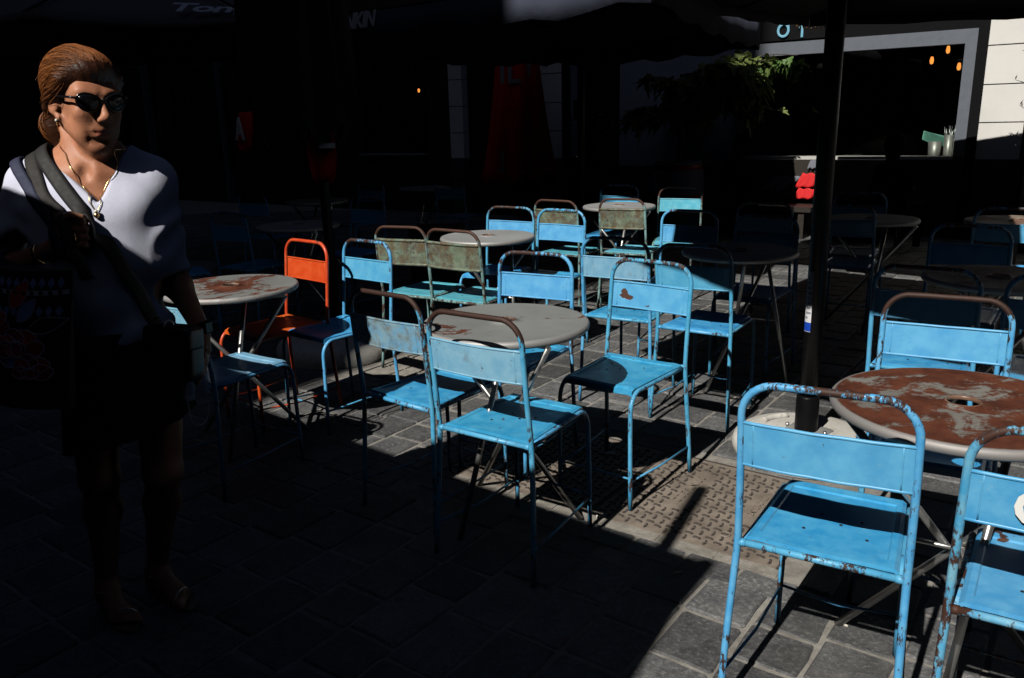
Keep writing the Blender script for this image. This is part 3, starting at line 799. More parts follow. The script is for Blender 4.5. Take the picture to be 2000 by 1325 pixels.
def quad_parasol(name, label, m0, m1, n0, n1, zed, zpk, mat, pole=None, val=0.16, base=True, lower=None, letter=None, corners_mn=None):
    cx, cn = (m0 + m1) / 2, (n0 + n1) / 2
    pole = pole or MN(cx, cn)
    root = empty(name, (pole[0], pole[1], 0), 0, label, 'parasol', 'large terrace parasols')
    inv = Vector((-pole[0], -pole[1], 0))
    pk = MN(cx, cn, zpk)
    corners = [MN(a_, b_, zed) for a_, b_ in (corners_mn or ((m0, n0), (m1, n0), (m1, n1), (m0, n1)))]
    mb = MB(); NP = 9
    for i in range(4):
        a, b = corners[i], corners[(i + 1) % 4]
        rows = []
        for k in range(NP):
            t = k / (NP - 1)
            row = []
            for j in range(NP):
                s = j / (NP - 1)
                e = a.lerp(b, s) + Vector((0, 0, -0.05 * math.sin(math.pi * s)))
                p = pk.lerp(e, t) + Vector((0, 0, -0.05 * math.sin(math.pi * t) * (1 - .3 * math.sin(math.pi * s))))
                row.append(p + inv)
            rows.append(row)
        mb.grid(rows)
    c = mb.build('canopy', mat, root); solid(c, 0.003)
    mb = MB()
    for i in range(4):
        a, b = corners[i], corners[(i + 1) % 4]
        top = [a.lerp(b, j / 16) + Vector((0, 0, -0.05 * math.sin(math.pi * j / 16))) + inv for j in range(17)]
        mb.grid([top, [p + Vector((random.uniform(-.008, .008), random.uniform(-.008, .008), -val * (0.92 + .1 * math.cos(j * 1.9)))) for j, p in enumerate(top)]])
    v = mb.build('valance', mat, root); solid(v, 0.002)
    ps = MB(); ps.tube([(0, 0, 0.05), (0, 0, zpk + .06)], 0.036, 16); ps.lathe([(0.0, zpk + .12), (0.03, zpk + .1), (0.04, zpk + .04)], 12)
    ps.build('pole', M_BLACK_MET, root)
    for i in range(4):
        for tt in (0.0, 0.5):
            e = corners[i].lerp(corners[(i + 1) % 4], tt)
            rb = MB(); rb.tube([pk + inv + Vector((0, 0, -.05)), e + inv + Vector((0, 0, .0 if tt == 0 else -.06))], 0.011, 6)
            rb.build('rib', M_BLACK_MET, root)
            h = pk.lerp(e, 0.55) + inv + Vector((0, 0, -.04)); sb = MB(); sb.tube([Vector((0, 0, zed - .15)) + (pk - Vector((pole[0], pole[1], pk.z))) * 0, h], 0.009, 6)
            sb.build('strut', M_BLACK_MET, root)
    return root, inv
# B1: pole with white concrete foot stands among the right-hand chairs
B1P = Vector((1.268, 3.275, 0))
M_PLATE = plain('galvanised_plate', (.40, .40, .39), .5, .3)
B1, inv1 = quad_parasol('open_parasol', 'black parasol pole with white round foot between the right tables', -2.35, -0.02, 1.80, 5.20, 2.22, 2.75, M_INK, pole=B1P, val=0.02, corners_mn=((-2.35, 1.85), (-.02, 1.45), (-.9, 5.2), (-2.35, 5.2)))
fb = MB()
prof = [(0.0001, 0.092), (0.05, 0.092), (0.24, 0.084), (0.28, 0.076), (0.300, 0.060), (0.309, 0.034), (0.305, 0.010), (0.30, 0.0)]
fb.lathe(list(reversed(prof)), 64)
base = fb.build('concrete_foot', M_BASE, B1)
for a0 in (R(115), R(300)):
    hb = MB()
    pts = [(0.20 * math.cos(a0 + t), 0.20 * math.sin(a0 + t), 0.089) for t in [(-.38 + .76 * k / 8) for k in range(9)]]
    hb.tube(pts, 0.016, 8)
    hb.build('carrying_handle', M_BASE, base)
pl = MB(); pl.lathe([(0.0, 0.104), (0.075, 0.102), (0.11, 0.099), (0.125, 0.090)], 4); pl.build('mounting_plate', M_PLATE, base)
pl = MB(); pl.lathe([(0.0, 0.26), (0.045, 0.26), (0.048, 0.25), (0.048, 0.10)], 20); pl.build('pole_socket', M_BLACK_MET, base)
for k in range(4):
    a = R(45 + 90 * k); pl = MB(); pl.lathe([(0.0, .112), (.008, .111), (.009, .1)], 6, (.085 * math.cos(a), .085 * math.sin(a), 0)); pl.build('bolt', M_STEEL, base)
M_STICK = plain('white_sticker', (0.72, 0.72, 0.74), 0.4, 0, 0.05); M_BLUEP = plain('blue_print', (0.01, 0.06, 0.45), 0.4); M_GREYP = plain('grey_print', (0.25, 0.27, 0.32), 0.5)
def curved_patch(r, a0, a1, z0, z1, n=8):
    mb = MB(); mb.grid([[(r * math.cos(a0 + (a1 - a0) * j / n), r * math.sin(a0 + (a1 - a0) * j / n), z) for j in range(n + 1)] for z in (z0, z1)]); return mb
toc = math.atan2(-3.275, -1.268)
st_ = curved_patch(0.0368, toc - 1.25, toc - 0.30, 0.545, 0.80).build('sticker', M_STICK, B1)
curved_patch(0.0372, toc - 1.25, toc - 0.30, 0.547, 0.585).build('blue_band', M_BLUEP, st_)
for k in range(9):
    z = 0.60 + k * .021; curved_patch(0.0371, toc - 1.1 + .05 * (k % 3), toc - 0.75 + .12 * ((k * 7) % 4), z, z + .009).build('print_line', M_GREYP, st_)
# B2 / B4: next row away
B2, inv2 = quad_parasol('open_parasol', 'navy black parasol with pale lettering, its right slope lit, top middle', -6.60, -2.74, 4.70, 8.70, 2.37, 2.72, M_NAVY, val=0.26, corners_mn=((-6.6, 4.70), (-2.74, 4.70), (-3.75, 8.7), (-6.6, 8.7)))
B4, inv4 = quad_parasol('open_parasol', 'black parasol roofing the top right corner', -3.2, 1.2, 5.3, 9.3, 2.38, 2.95, M_INK, val=0.10, corners_mn=((-3.2, 5.3), (1.2, 5.3), (1.2, 10.0), (-3.2, 8.6)))
tm = text_mesh('KIVONKIN', 0.165, 0.002, 0.28, 0.92, 0.006)
o = put_text('lettering', tm, M_LETTER, MN(-5.66, 4.672, 2.265) + inv2, EM, (0, 0, 1), B2)
tm = text_mesh('KIVONKIN', 0.17, 0.002, 0.28, 0.92, 0.004)
o = put_text('lettering', tm, plain('dull_lettering', (.10, .10, .11), .8), MN(-6.05, 8.62, 2.20) + inv2, EM, (0, 0, 1), B2)
tm = text_mesh('KIVONKIN', 0.17, 0.002, 0.28, 0.92, 0.004)
o = put_text('lettering', tm, plain('tan_lettering', (.34, .30, .25), .8), MN(-4.3, 8.62, 2.20) + inv2, EM, (0, 0, 1), B2)
# octagonal parasol at far left with script lettering
oc = Vector((-3.35, 8.05, 0)); OCR = 2.0; oz, op_ = 2.26, 3.05
OP = empty('open_parasol', oc, 0, 'brown black eight-sided parasol with pale script lettering, top left', 'parasol', 'large terrace parasols')
mb = MB(); ed = []
a_off = math.atan2(-oc.y, -oc.x) + R(22.5)
for i in range(8):
    ed.append(Vector((OCR * math.cos(a_off + i * math.pi / 4), OCR * math.sin(a_off + i * math.pi / 4), oz)))
for i in range(8):
    rows = []
    for k in range(7):
        t = k / 6
        rows.append([Vector((0, 0, op_)).lerp(ed[i].lerp(ed[(i + 1) % 8], j / 8), t) + Vector((0, 0, -.07 * math.sin(math.pi * t) - .045 * t * math.sin(math.pi * j / 8))) for j in range(9)])
    mb.grid(rows)
c = mb.build('canopy', M_BROWNBLK, OP); solid(c, .003)
mb = MB()
for i in range(8):
    top = [ed[i].lerp(ed[(i + 1) % 8], j / 8) + Vector((0, 0, -.045 * math.sin(math.pi * j / 8))) for j in range(9)]
    mb.grid([top, [p - Vector((0, 0, .05)) for p in top]])
solid(mb.build('valance', M_BROWNBLK, OP), .002)
ps = MB(); ps.tube([(0, 0, 0), (0, 0, op_)], .03, 12); ps.build('pole', M_BLACK_MET, OP)
ps = MB(); ps.lathe([(0.4, 0), (0.4, .09), (.37, .11), (.0001, .12)], 32); ps.build('concrete_foot', M_BASE, OP)
for i in range(8):
    rb = MB(); rb.tube([Vector((0, 0, op_ - .05)), ed[i]], .009, 6); rb.build('rib', M_BLACK_MET, OP)
for k in (7, 0):
    a, b = ed[k], ed[(k + 1) % 8]
    if (a + b).y / 2 > 0: continue
    pass
fi = min(range(8), key=lambda i: (Vector((oc.x, oc.y, 0)) + (ed[i] + ed[(i + 1) % 8]) / 2).xy.length)
a, b = ed[fi], ed[(fi + 1) % 8]
ex = (b - a).normalized()
if ex.x < 0: ex = -ex; a, b = b, a
mid = a.lerp(b, 0.5); upv = (Vector((0, 0, op_)) - mid).normalized()
def on_slope(ai, bi, s, up_):
    aa, bb = ed[ai], ed[bi]; m_ = aa.lerp(bb, s); u_ = (Vector((0, 0, op_)) - aa.lerp(bb, .5)).normalized()
    nrm = (bb - aa).cross(u_).normalized(); 
    if nrm.z < 0: nrm = -nrm
    return m_ + u_ * up_ + nrm * .02
tm = text_mesh('Tongerlo', 0.30, .002, .35, .9, .006)
put_text('script_lettering', tm, M_LETTER, on_slope(fi, (fi + 1) % 8, .5, .12) + ex * .66 + Vector((0, 0, .0)), ex, upv, OP)

# closed parasols
def pleated(name, label, loc, z0, z1, r_bot, r_top, mat, folds=9, seed=1, depth=.22, bulge=0.0, lean=(0, 0)):
    rr = random.Random(seed)
    root = empty(name, loc, 0, label, 'parasol', 'closed parasols on the terrace')
    mb = MB(); seg = folds * 6; rows = []
    ph = [rr.uniform(.6, 1.3) for _ in range(folds)]
    for k in range(15):
        t = k / 14
        base_r = r_bot + (r_top - r_bot) * (t ** .8) + bulge * math.sin(math.pi * t)
        row = []
        for j in range(seg + 1):
            jj = j % seg; f = jj // 6; a = 2 * math.pi * jj / seg + .15 * math.sin(3 * t + f)
            w = math.cos(2 * math.pi * (jj % 6) / 6)
            r = base_r * (1 + depth * w * ph[f] * (1 - .55 * t))
            zz = z0 + (z1 - z0) * t + (0.07 * w * ph[f] * (1 - t) ** 3)
            row.append((lean[0] + r * math.cos(a), lean[1] + r * math.sin(a), zz))
        rows.append(row)
    mb.grid(rows); c = mb.build('folded_canopy', mat, root); solid(c, .004)
    ps = MB(); ps.tube([(0, 0, 0), (0, 0, z1 + .12)], .032, 12); ps.build('pole', M_BLACK_MET, root)
    ps = MB(); ps.lathe([(0.385, 0), (0.39, .05), (.372, .085), (.345, .105), (.0001, .125)], 40); ps.build('concrete_foot', M_BASE, root)
    return root
CP = pleated('closed_parasol', 'tall closed black parasol with red and white lettered flaps', (-1.14, 5.08, 0), 1.38, 3.3, .285, .24, M_INK, 9, 2, lean=(-.10, -.02))
def flap(root, name, pts_bottom, mat, rad):
    pass
def flap_panel(root, ang, z0, z1, w, r0, r1, mat):
    mb = MB(); ca, sa = math.cos(ang), math.sin(ang); rows = []
    for k in range(7):
        t = k / 6; ww = w * (0.45 + .55 * math.sin(math.pi * (.12 + .7 * t)))
        rows.append([((r0 + (r1 - r0) * t + .035 * math.cos(j * 1.3)) * ca - ww * (j / 6 - .5) * sa, (r0 + (r1 - r0) * t + .035 * math.cos(j * 1.3)) * sa + ww * (j / 6 - .5) * ca, z0 + (z1 - z0) * t) for j in range(7)])
    mb.grid(rows); o = mb.build('red_flap', mat, root); solid(o, .003); return o
tocam = math.atan2(-5.08, 1.14)
def flap_text(root, body, size, ang, r, z, off, tilt=0.0, parent=None, mat=None):
    ca, sa = math.cos(ang), math.sin(ang)
    ex = Vector((-sa, ca, 0)); up_ = Vector((0, 0, 1)) + ex * tilt
    o = Vector((ca * r, sa * r, z)) + ex * off
    return put_text('letter', text_mesh(body, size, .003, 0, 1, .006), mat or M_WHITE, o, ex, up_, parent or root)
f1 = flap_panel(CP, tocam + .02, 1.10, 1.44, .17, .16, .14, M_RED); flap_text(CP, 'L', .2, tocam + .0, .20, 1.37, .03, .3, f1)
f2 = flap_panel(CP, tocam - 1.12, 1.30, 1.52, .15, .46, .43, M_RED); flap_text(CP, 'A', .17, tocam - 1.10, .50, 1.42, .0, .25, f2)
M_DULL = plain('dull_white_print', (.30, .29, .30), .8)
RP_loc = FA(-4.23, 0, 1.15)
RP = pleated('closed_parasol', 'closed red parasol with white letters before the shop door', (RP_loc.x, RP_loc.y, 0), 0.60, 2.75, .46, .21, M_RED, 8, 5, .16)
tcr = math.atan2(-RP_loc.y, -RP_loc.x)
for body, sz, da, r, z in (('J', .3, -.5, .47, .95), ('U', .26, .15, .52, .86), ('P', .3, .7, .47, .92), ('IL', .42, -.35, .31, 2.05), ('Y', .3, .5, .30, 2.1)):
    flap_text(RP, body, sz, tcr + da, r, z, 0, .1, None, M_DULL)

# unseen shade sail added behind the camera to throw the straight-edged lower left shadow
SA = Vector((-0.797, 0.384, 2.2)); d1 = Vector((-0.766, 0.643, 0)); d2 = Vector((-0.5, -0.866, 0))
sail = empty('added_shade_sail', (SA.x, SA.y, 0), 0, 'unseen black shade sail added behind the photographer to cast the lower left shadow', 'shade sail')
iv = Vector((-SA.x, -SA.y, 0)); cs = [SA, SA + d1 * 6.2, SA + d1 * 6.2 + d2 * 5, SA + d2 * 5]
mb = MB(); mb.grid([[(cs[0].lerp(cs[1], i / 8)).lerp(cs[3].lerp(cs[2], i / 8), j / 8) + iv for i in range(9)] for j in range(9)])
solid(mb.build('canvas', M_INK, sail), .004)
for c_ in cs:
    mb = MB(); mb.tube([Vector((c_.x, c_.y, 0)) + iv, c_ + iv], .03, 10); mb.build('mast', M_BLACK_MET, sail)
mb = MB(); q0 = Vector((0.50, 2.48, 0)) - SUN_DIR * (2.3 / -SUN_DIR.z) * 1.0; q1 = Vector((0.735, 2.93, 0)) - SUN_DIR * (2.3 / -SUN_DIR.z)
mb.tube([q0 + iv - (q1 - q0) * .8, q0 + iv, q1 + iv], .028, 8); mb.build('shadow_bar', M_DARK_WOOD, sail)  # bar added out of view to cast the diagonal shadow band

# ------------------------------------------------------------------ shop front across the terrace
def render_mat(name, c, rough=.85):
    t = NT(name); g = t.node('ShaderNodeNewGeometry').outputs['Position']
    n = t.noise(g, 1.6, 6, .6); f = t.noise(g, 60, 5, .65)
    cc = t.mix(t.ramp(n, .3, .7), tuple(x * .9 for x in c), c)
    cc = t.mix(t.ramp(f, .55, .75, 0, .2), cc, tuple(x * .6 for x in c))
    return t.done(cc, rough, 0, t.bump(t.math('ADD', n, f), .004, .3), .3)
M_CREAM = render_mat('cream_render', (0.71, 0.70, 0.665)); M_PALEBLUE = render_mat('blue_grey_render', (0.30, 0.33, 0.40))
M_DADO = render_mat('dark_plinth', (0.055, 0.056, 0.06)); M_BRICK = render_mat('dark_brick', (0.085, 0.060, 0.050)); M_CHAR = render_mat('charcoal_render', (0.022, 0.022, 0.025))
M_FRAME = plain('grey_window_frame', (0.115, 0.13, 0.155), .5, 0, .1); M_BLK = plain('black_joinery', (0.007, 0.007, 0.008), .8, spec=.08)
M_DIRT = plain('joint_gap_beige', (0.30, 0.285, 0.25), .9)  # plain beige for the wall joint core and planter soil
def glass(name, tint=(0.02, 0.022, 0.024)):
    t = NT(name); return t.done(tint, .06, 0, None, .5)
def thin_glass(name):
    t = NT(name); tr = t.node('ShaderNodeBsdfTransparent'); tr.inputs[0].default_value = (.90, .93, .92, 1); gl = t.node('ShaderNodeBsdfGlossy'); gl.inputs['Roughness'].default_value = .03
    fr = t.node('ShaderNodeFresnel'); fr.inputs[0].default_value = 1.45; mx = t.node('ShaderNodeMixShader'); t.l.new(fr.outputs[0], mx.inputs[0]); t.l.new(tr.outputs[0], mx.inputs[1]); t.l.new(gl.outputs[0], mx.inputs[2]); t.l.new(mx.outputs[0], t.n.get('Material Output').inputs[0]); return t.m
M_GLASS = thin_glass('window_glass')
SHOP = empty('shop_building', F0, 0, 'cream rendered cafe building with grey framed window across the terrace', 'building')
def fbox(mb, a0, a1, z0, z1, b0, b1):
    mb.obox(FA(a0, z0, b0) - F0, EF * (a1 - a0), NF * (b0 - b1), (0, 0, z1 - z0))
def fpart(name, mat, boxes, parent=None, **kw):
    mb = MB()
    for bx in boxes: fbox(mb, *bx)
    return mb.build(name, mat, parent or SHOP, **kw)
JZ = [0.89, 1.293, 1.695, 2.10, 2.50, 2.90]
def block_wall(a0, a1, mat=M_CREAM, b=0.0, th=.3, zmax=2.9):
    for z0, z1 in zip(JZ[:-1], JZ[1:]):
        fpart('wall_course', mat, [(a0, a1, z0 + .006, z1 - .006, b - th, b)])
    fpart('wall_core', M_DIRT, [(a0 + .005, a1 - .005, .5, zmax, b - th + .01, b - .02)])
    fpart('plinth', M_DADO, [(a0, a1, -.1, .884, b - th, b + .035)])
block_wall(1.105, 9.0)                    # sunny wall at right
block_wall(-4.60, -4.225)                 # strip left of the door
block_wall(-6.30, -6.04)                  # pale pier
fpart('wall', M_PALEBLUE, [(-3.30, -1.66, .80, 2.9, -.3, 0)]); fpart('plinth', M_DADO, [(-3.30, -1.66, -.1, .80, -.3, .03)])
fpart('pilaster', M_BLK, [(1.002, 1.10, -.1, 2.9, -.2, .05)])
# big window: grey frame, sill, glass, room behind
wf = fpart('window', M_FRAME, [(-1.66, 1.0, 2.135, 2.285, -.12, .04), (.885, 1.0, .93, 2.135, -.12, .04), (-1.66, -1.57, .93, 2.135, -.12, .035)])
fpart('sill', plain('pale_stone_sill', (.50, .49, .46), .7), [(-1.66, .885, .895, .93, -.12, .10)], wf)
fpart('pane', M_GLASS, [(-1.57, .885, .935, 2.135, -.06, -.052)], wf)
fpart('fascia', M_BLK, [(-3.30, 1.0, 2.29, 2.9, -.3, -.01)])
fpart('stall_riser', M_DADO, [(-1.66, 1.0, -.1, .89, -.3, 0.0)])
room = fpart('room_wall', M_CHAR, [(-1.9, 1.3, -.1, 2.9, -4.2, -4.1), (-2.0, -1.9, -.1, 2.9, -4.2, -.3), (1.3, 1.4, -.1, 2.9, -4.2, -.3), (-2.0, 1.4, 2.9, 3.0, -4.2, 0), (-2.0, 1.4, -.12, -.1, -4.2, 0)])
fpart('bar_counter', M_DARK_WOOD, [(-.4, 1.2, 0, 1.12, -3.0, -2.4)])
fpart('window_ledge', M_DARK_WOOD, [(-1.5, .88, .89, .92, -.5, -.13)], room)
# door bay with pale glass panel, dark door and letter slots
fpart('door_post', M_BLK, [(-4.22, -4.105, -.1, 2.9, -.2, .02)])
dp = fpart('door_panel', plain('blue_grey_panel', (.17, .19, .25), .3), [(-4.10, -3.885, .92, 2.9, -.1, -.03)])
fpart('handle_plate', M_BLK, [(-4.04, -3.96, 1.45, 1.72, -.03, -.012)], dp)
fpart('door_panel', M_BLK, [(-4.10, -3.885, -.1, .915, -.1, -.03)])
dr2 = fpart('door', M_BLK, [(-3.88, -3.305, -.1, 2.9, -.14, -.04)])
for z in (1.50, 1.35, 1.21, 1.07, .90):
    fpart('letter_slot', plain('slot_metal', (.35, .37, .42), .35, .6), [(-3.665, -3.575, z, z + .014, -.038, -.028)], dr2)
fpart('wall', M_BLK, [(-6.04, -4.60, -.1, 2.9, -.5, -.15)])  # black slab stands in for the shade of an open bay
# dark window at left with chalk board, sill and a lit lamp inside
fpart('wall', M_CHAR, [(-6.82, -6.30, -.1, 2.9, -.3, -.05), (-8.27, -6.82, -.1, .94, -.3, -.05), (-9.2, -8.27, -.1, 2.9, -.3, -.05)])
w2 = fpart('window', M_BLK, [(-8.27, -6.82, 2.75, 2.85, -.2, -.02), (-8.27, -8.21, .97, 2.75, -.2, -.02), (-6.88, -6.82, .97, 2.75, -.2, -.02)])
fpart('sill', plain('grey_sill', (.25, .27, .33), .5), [(-8.27, -6.82, .945, .97, -.2, .08)], w2)
fpart('pane', M_GLASS, [(-8.21, -6.88, .97, 2.75, -.1, -.092)], w2)
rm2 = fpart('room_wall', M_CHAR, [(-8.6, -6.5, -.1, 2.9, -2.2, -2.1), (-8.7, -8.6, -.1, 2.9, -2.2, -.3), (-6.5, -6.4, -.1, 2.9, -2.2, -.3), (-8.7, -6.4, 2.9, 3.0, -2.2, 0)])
bd = fpart('chalk_board', plain('chalkboard', (.014, .014, .014), .8), [(-8.06, -7.26, 1.98, 2.66, -.19, -.16)], rm2)
M_CHALK = plain('chalk_line', (.13, .13, .125), .9)
cb = MB()
for ca_, cz in ((-7.88, 2.16), (-7.45, 2.16)):
    cb.tube([FA(ca_ + .11 * math.cos(t * math.pi / 10), cz + .11 * math.sin(t * math.pi / 10), -.156) - F0 for t in range(20)], .006, 5, closed=True)
for p in (((-7.88, 2.16), (-7.76, 2.38), (-7.52, 2.38), (-7.45, 2.16)), ((-7.76, 2.38), (-7.66, 2.16), (-7.52, 2.38)), ((-7.88, 2.16), (-7.66, 2.16)), ((-7.80, 2.42), (-7.70, 2.42)), ((-7.55, 2.47), (-7.47, 2.44))):
    cb.tube([FA(x, z, -.156) - F0 for x, z in p], .006, 5)
cb.build('chalk_bicycle', M_CHALK, rm2)
put_text('chalk_lettering', text_mesh('C YCLE K', .13, .002), M_CHALK, FA(-7.66, 2.57, -.156) - F0, EF, (0, 0, 1), rm2)
put_text('chalk_lettering', text_mesh('VELODROME', .09, .002), M_CHALK, FA(-7.66, 2.02, -.156) - F0, EF, (0, 0, 1), rm2)
put_text('window_letter', text_mesh('B', .85, .03, 0, 1, .02), plain('brown_letter', (.22, .12, .07), .5), FA(-7.75, 1.36, -1.2) - F0, EF, (0, 0, 1), rm2)  # letter in plain brown, without emission
# upper storeys and the rest of the row
fpart('upper_wall', M_BRICK, [(-3.4, 9.0, 3.02, 8.0, -.3, -.02), (-9.2, -3.4, 3.02, 8.0, -.3, -.02)])
fpart('lintel_band', M_DADO, [(-9.2, 9.0, 2.905, 3.015, -.25, .03)])
for i, a0 in enumerate((-7.9, -5.6, -2.9, -.6, 1.9, 4.4)):
    w = fpart('window', M_FRAME, [(a0, a0 + 1.1, 4.0, 5.8, -.02, .03)]); fpart('pane', glass('upper_pane') if i == 0 else bpy.data.materials['upper_pane'], [(a0 + .08, a0 + .51, 4.08, 5.72, .03, .036), (a0 + .59, a0 + 1.02, 4.08, 5.72, .03, .036)], w)
fpart('roof', M_DADO, [(-9.3, 9.1, 8.0, 8.15, -6, .2)])
LSH = empty('shop_building', FA(-9.25), 0, 'dark shop row fading into black at far left behind the woman', 'building')
def lbox(mb, a0, a1, z0, z1, b0, b1): mb.obox(FA(a0, z0, b0) - FA(-9.25), EF * (a1 - a0), NF * (b0 - b1), (0, 0, z1 - z0))
def lpart(name, mat, boxes, parent=None):
    mb = MB()
    for bx in boxes: lbox(mb, *bx)
    return mb.build(name, mat, parent or LSH)
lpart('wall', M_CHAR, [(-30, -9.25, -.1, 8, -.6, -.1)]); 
for a0 in (-23.5, -20, -17, -13.6, -11.4):
    w = lpart('window', M_BLK, [(a0, a0 + 1.7, .6, 2.6, -.1, -.04)]); lpart('pane', bpy.data.materials['upper_pane'], [(a0 + .08, a0 + 1.62, .68, 2.52, -.04, -.034)], w)
lpart('downpipe', plain('grey_pipe', (.10, .11, .14), .5), [(-12.05, -11.93, 0, 3, -.1, .02)])
lpart('downpipe', bpy.data.materials['grey_pipe'], [(-14.5, -14.38, 0, 3, -.1, .02)])
# lamps that glow in the window
def emit(name, c, s):
    t = NT(name); t.b.inputs['Base Color'].default_value = (0, 0, 0, 1); t.b.inputs['Emission Color'].default_value = (*c, 1); t.b.inputs['Emission Strength'].default_value = s; return t.m
M_BULB = emit('filament_glow', (1.0, .33, .06), 1.6)
for k, (a, z, lab) in enumerate(((.396, 2.053, ''), (.568, 2.17, ''), (.709, 1.962, ''))):
    p = FA(a, z, -1.35)
    r = empty('pendant_bulb', p, 0, ('left glowing filament bulb hanging inside the grey framed window', 'middle glowing filament bulb, highest of three inside the window', 'right glowing filament bulb nearest the window post')[k], 'lamp', 'filament bulbs in the window')
    mb = MB(); mb.lathe([(.0001, -.05), (.018, -.04), (.024, -.01), (.018, .03), (.012, .045)], 14); mb.build('bulb', M_BULB, r)
    mb = MB(); mb.lathe([(.014, .043), (.015, .075), (.0001, .08)], 12); mb.tube([(0, 0, .075), (0, 0, 2.88 - p.z)], .003, 6); mb.build('cord', M_BLK, r)
p = FA(-7.66, 2.02, -.9)
r = empty('pendant_bulb', p, 0, 'tiny glowing lamp in the dark window with chalk drawings', 'lamp')
mb = MB(); mb.lathe([(.0001, -.04), (.02, -.03), (.02, .02), (.0001, .03)], 12); mb.build('bulb', M_BULB, r)
mb = MB(); mb.tube([(0, 0, .03), (0, 0, .86)], .003, 6); mb.build('cord', M_BLK, r)
# neon digits above the window
NEON = emit('pale_blue_neon', (.35, .80, 1.0), .62)
ns = empty('neon_sign', FA(-.97, 2.42, .0), 0, 'pale blue neon digits above the window beam', 'sign')
o0 = FA(-.97, 2.42, .0)
mb = MB(); mb.obox(FA(-1.35, 2.31, .0) - o0, EF * .75, NF * -.02, (0, 0, .3)); mb.build('backing_board', M_BLK, ns)
mb = MB()
def np_(a, z): return FA(a, z, .045) - o0
mb.tube([np_(-1.09 + .062 * math.cos(t * math.pi / 9), 2.425 + .07 * math.sin(t * math.pi / 9)) for t in range(18)], .014, 8, closed=True)
mb.tube([np_(-1.03, 2.43), np_(-1.035, 2.52)], .014, 8)
mb.build('digit', NEON, ns)
mb = MB(); mb.tube([np_(-.905, 2.44), np_(-.865, 2.475), np_(-.865, 2.33)], .014, 8); mb.build('digit', NEON, ns)
# napkins and cutlery pot in the window, on the ledge
pp = FA(.66, .92, -.26)
cp = empty('cutlery_pot', pp, 0, 'dented metal cutlery pots on the window ledge', 'pot')
M_TIN = plain('tin_pot', (.40, .38, .35), .45, .6, .25)
for dx, rr_, h in ((0, .075, .17), (.14, .055, .24), (.24, .06, .2)):
    mb = MB(); e = EF * dx; mb.lathe([(rr_ * .85, 0), (rr_, h), (rr_ - .006, h), (rr_ * .8, .01)], 20, (e.x, e.y, 0)); mb.build('pot', M_TIN, cp)
mb = MB()
for k in range(14):
    e = EF * (.14 + random.uniform(-.03, .13)) + NF * random.uniform(-.03, .03); mb.tube([(e.x, e.y, .1), (e.x + random.uniform(-.04, .04), e.y + random.uniform(-.03, .03), .27 + random.uniform(0, .08))], .005, 5)
mb.build('cutlery', M_STEEL, cp)
nk = empty('paper_napkins', FA(.66, .92, -.30) + Vector((0, 0, .17)), 0, 'mint green paper napkins standing in the metal pot', 'napkins')
for k in range(5):
    mb = MB(); e = EF * (-.10 - .012 * k); mb.obox(e + Vector((0, 0, .005 * k)), EF * .20 + Vector((0, 0, -.05 - .01 * k)), NF * .05, Vector((0, 0, .10)) + EF * .01)
    mb.build('napkin', plain('mint_paper', (.25, .62, .48), .8) if k == 0 else bpy.data.materials['mint_paper'], nk)
# rattan pendant lamp under the eaves
M_RATTAN = plain('rattan', (.42, .24, .12), .6)
rl_p = FA(-.50, 2.47, .9); rl = empty('rattan_lamp', rl_p, 0, 'woven rattan lampshade hanging above the window near the pole', 'lamp')
mb = MB()
for k in range(26):
    a = 2 * math.pi * k / 26
    mb.tube([(.08 * math.cos(a), .08 * math.sin(a), .14), (.16 * math.cos(a), .16 * math.sin(a), .08), (.21 * math.cos(a), .21 * math.sin(a), -.02), (.19 * math.cos(a), .19 * math.sin(a), -.12)], .008, 6)
mb.build('shade', M_RATTAN, rl)
mb = MB(); mb.tube([(0, 0, .14), (0, 0, .5)], .004, 6); mb.lathe([(.0001, .15), (.08, .14)], 16); mb.build('cord', M_BLK, rl)

# red and white cloths on the bench below the window
bn = empty('bench', FA(-1.0, 0, .75), 0, 'dark bench under the grey framed window', 'bench'); bo = FA(-1.0, 0, .75)
def bbox(a0, a1, z0, z1, b0, b1, name, mat, par):
    mb = MB(); mb.obox(FA(a0, z0, b0) - bo, EF * (a1 - a0), NF * (b0 - b1), (0, 0, z1 - z0)); return mb.build(name, mat, par)
bbox(-1.7, .3, .32, .38, .33, .75, 'seat', M_DARK_WOOD, bn); bbox(-1.7, .3, .42, .90, .20, .26, 'backrest', M_DARK_WOOD, bn)
for a in (-1.6, -.6, .2): bbox(a, a + .07, 0, .32, .33, .72, 'leg', M_DARK_WOOD, bn)
def cloth(label, mat, a0, a1, z0, z1, b, lean, seed):
    rr = random.Random(seed); mb = MB(); rows = []
    for k in range(8):
        t = k / 7
        rows.append([FA(a0 + (a1 - a0) * j / 8 + lean * (t - .5), z0 + (z1 - z0) * t + .01 * math.sin(j * 1.7 + seed), b + .012 * math.sin(j * 2.1 + 3 * t) + .02 * (1 - t)) for j in range(9)])
    mb.grid(rows); o = mb.build('draped_cloth', mat); solid(o, .006); tag(o, label, 'cloth', 'cloths over the bench back'); return o
M_REDC = plain('red_cloth', (.62, .01, .012), .75); M_GREYC = plain('grey_cloth', (.16, .17, .20), .85)
cloth('bright red cloth in two folds draped on the bench left of pole', M_REDC, -.74, -.52, .44, .56, .31, .05, 1)
cloth('upper bright red cloth draped on the bench back left of pole', M_REDC, -.72, -.50, .575, .74, .295, .08, 2)
cloth('grey white cloth draped on the bench beside the red cloth', M_GREYC, -1.10, -.80, .52, .70, .29, .2, 3)
cloth('grey cloth end hanging over the bench just above the red cloth', M_GREYC, -.62, -.50, .80, .90, .28, .03, 4)

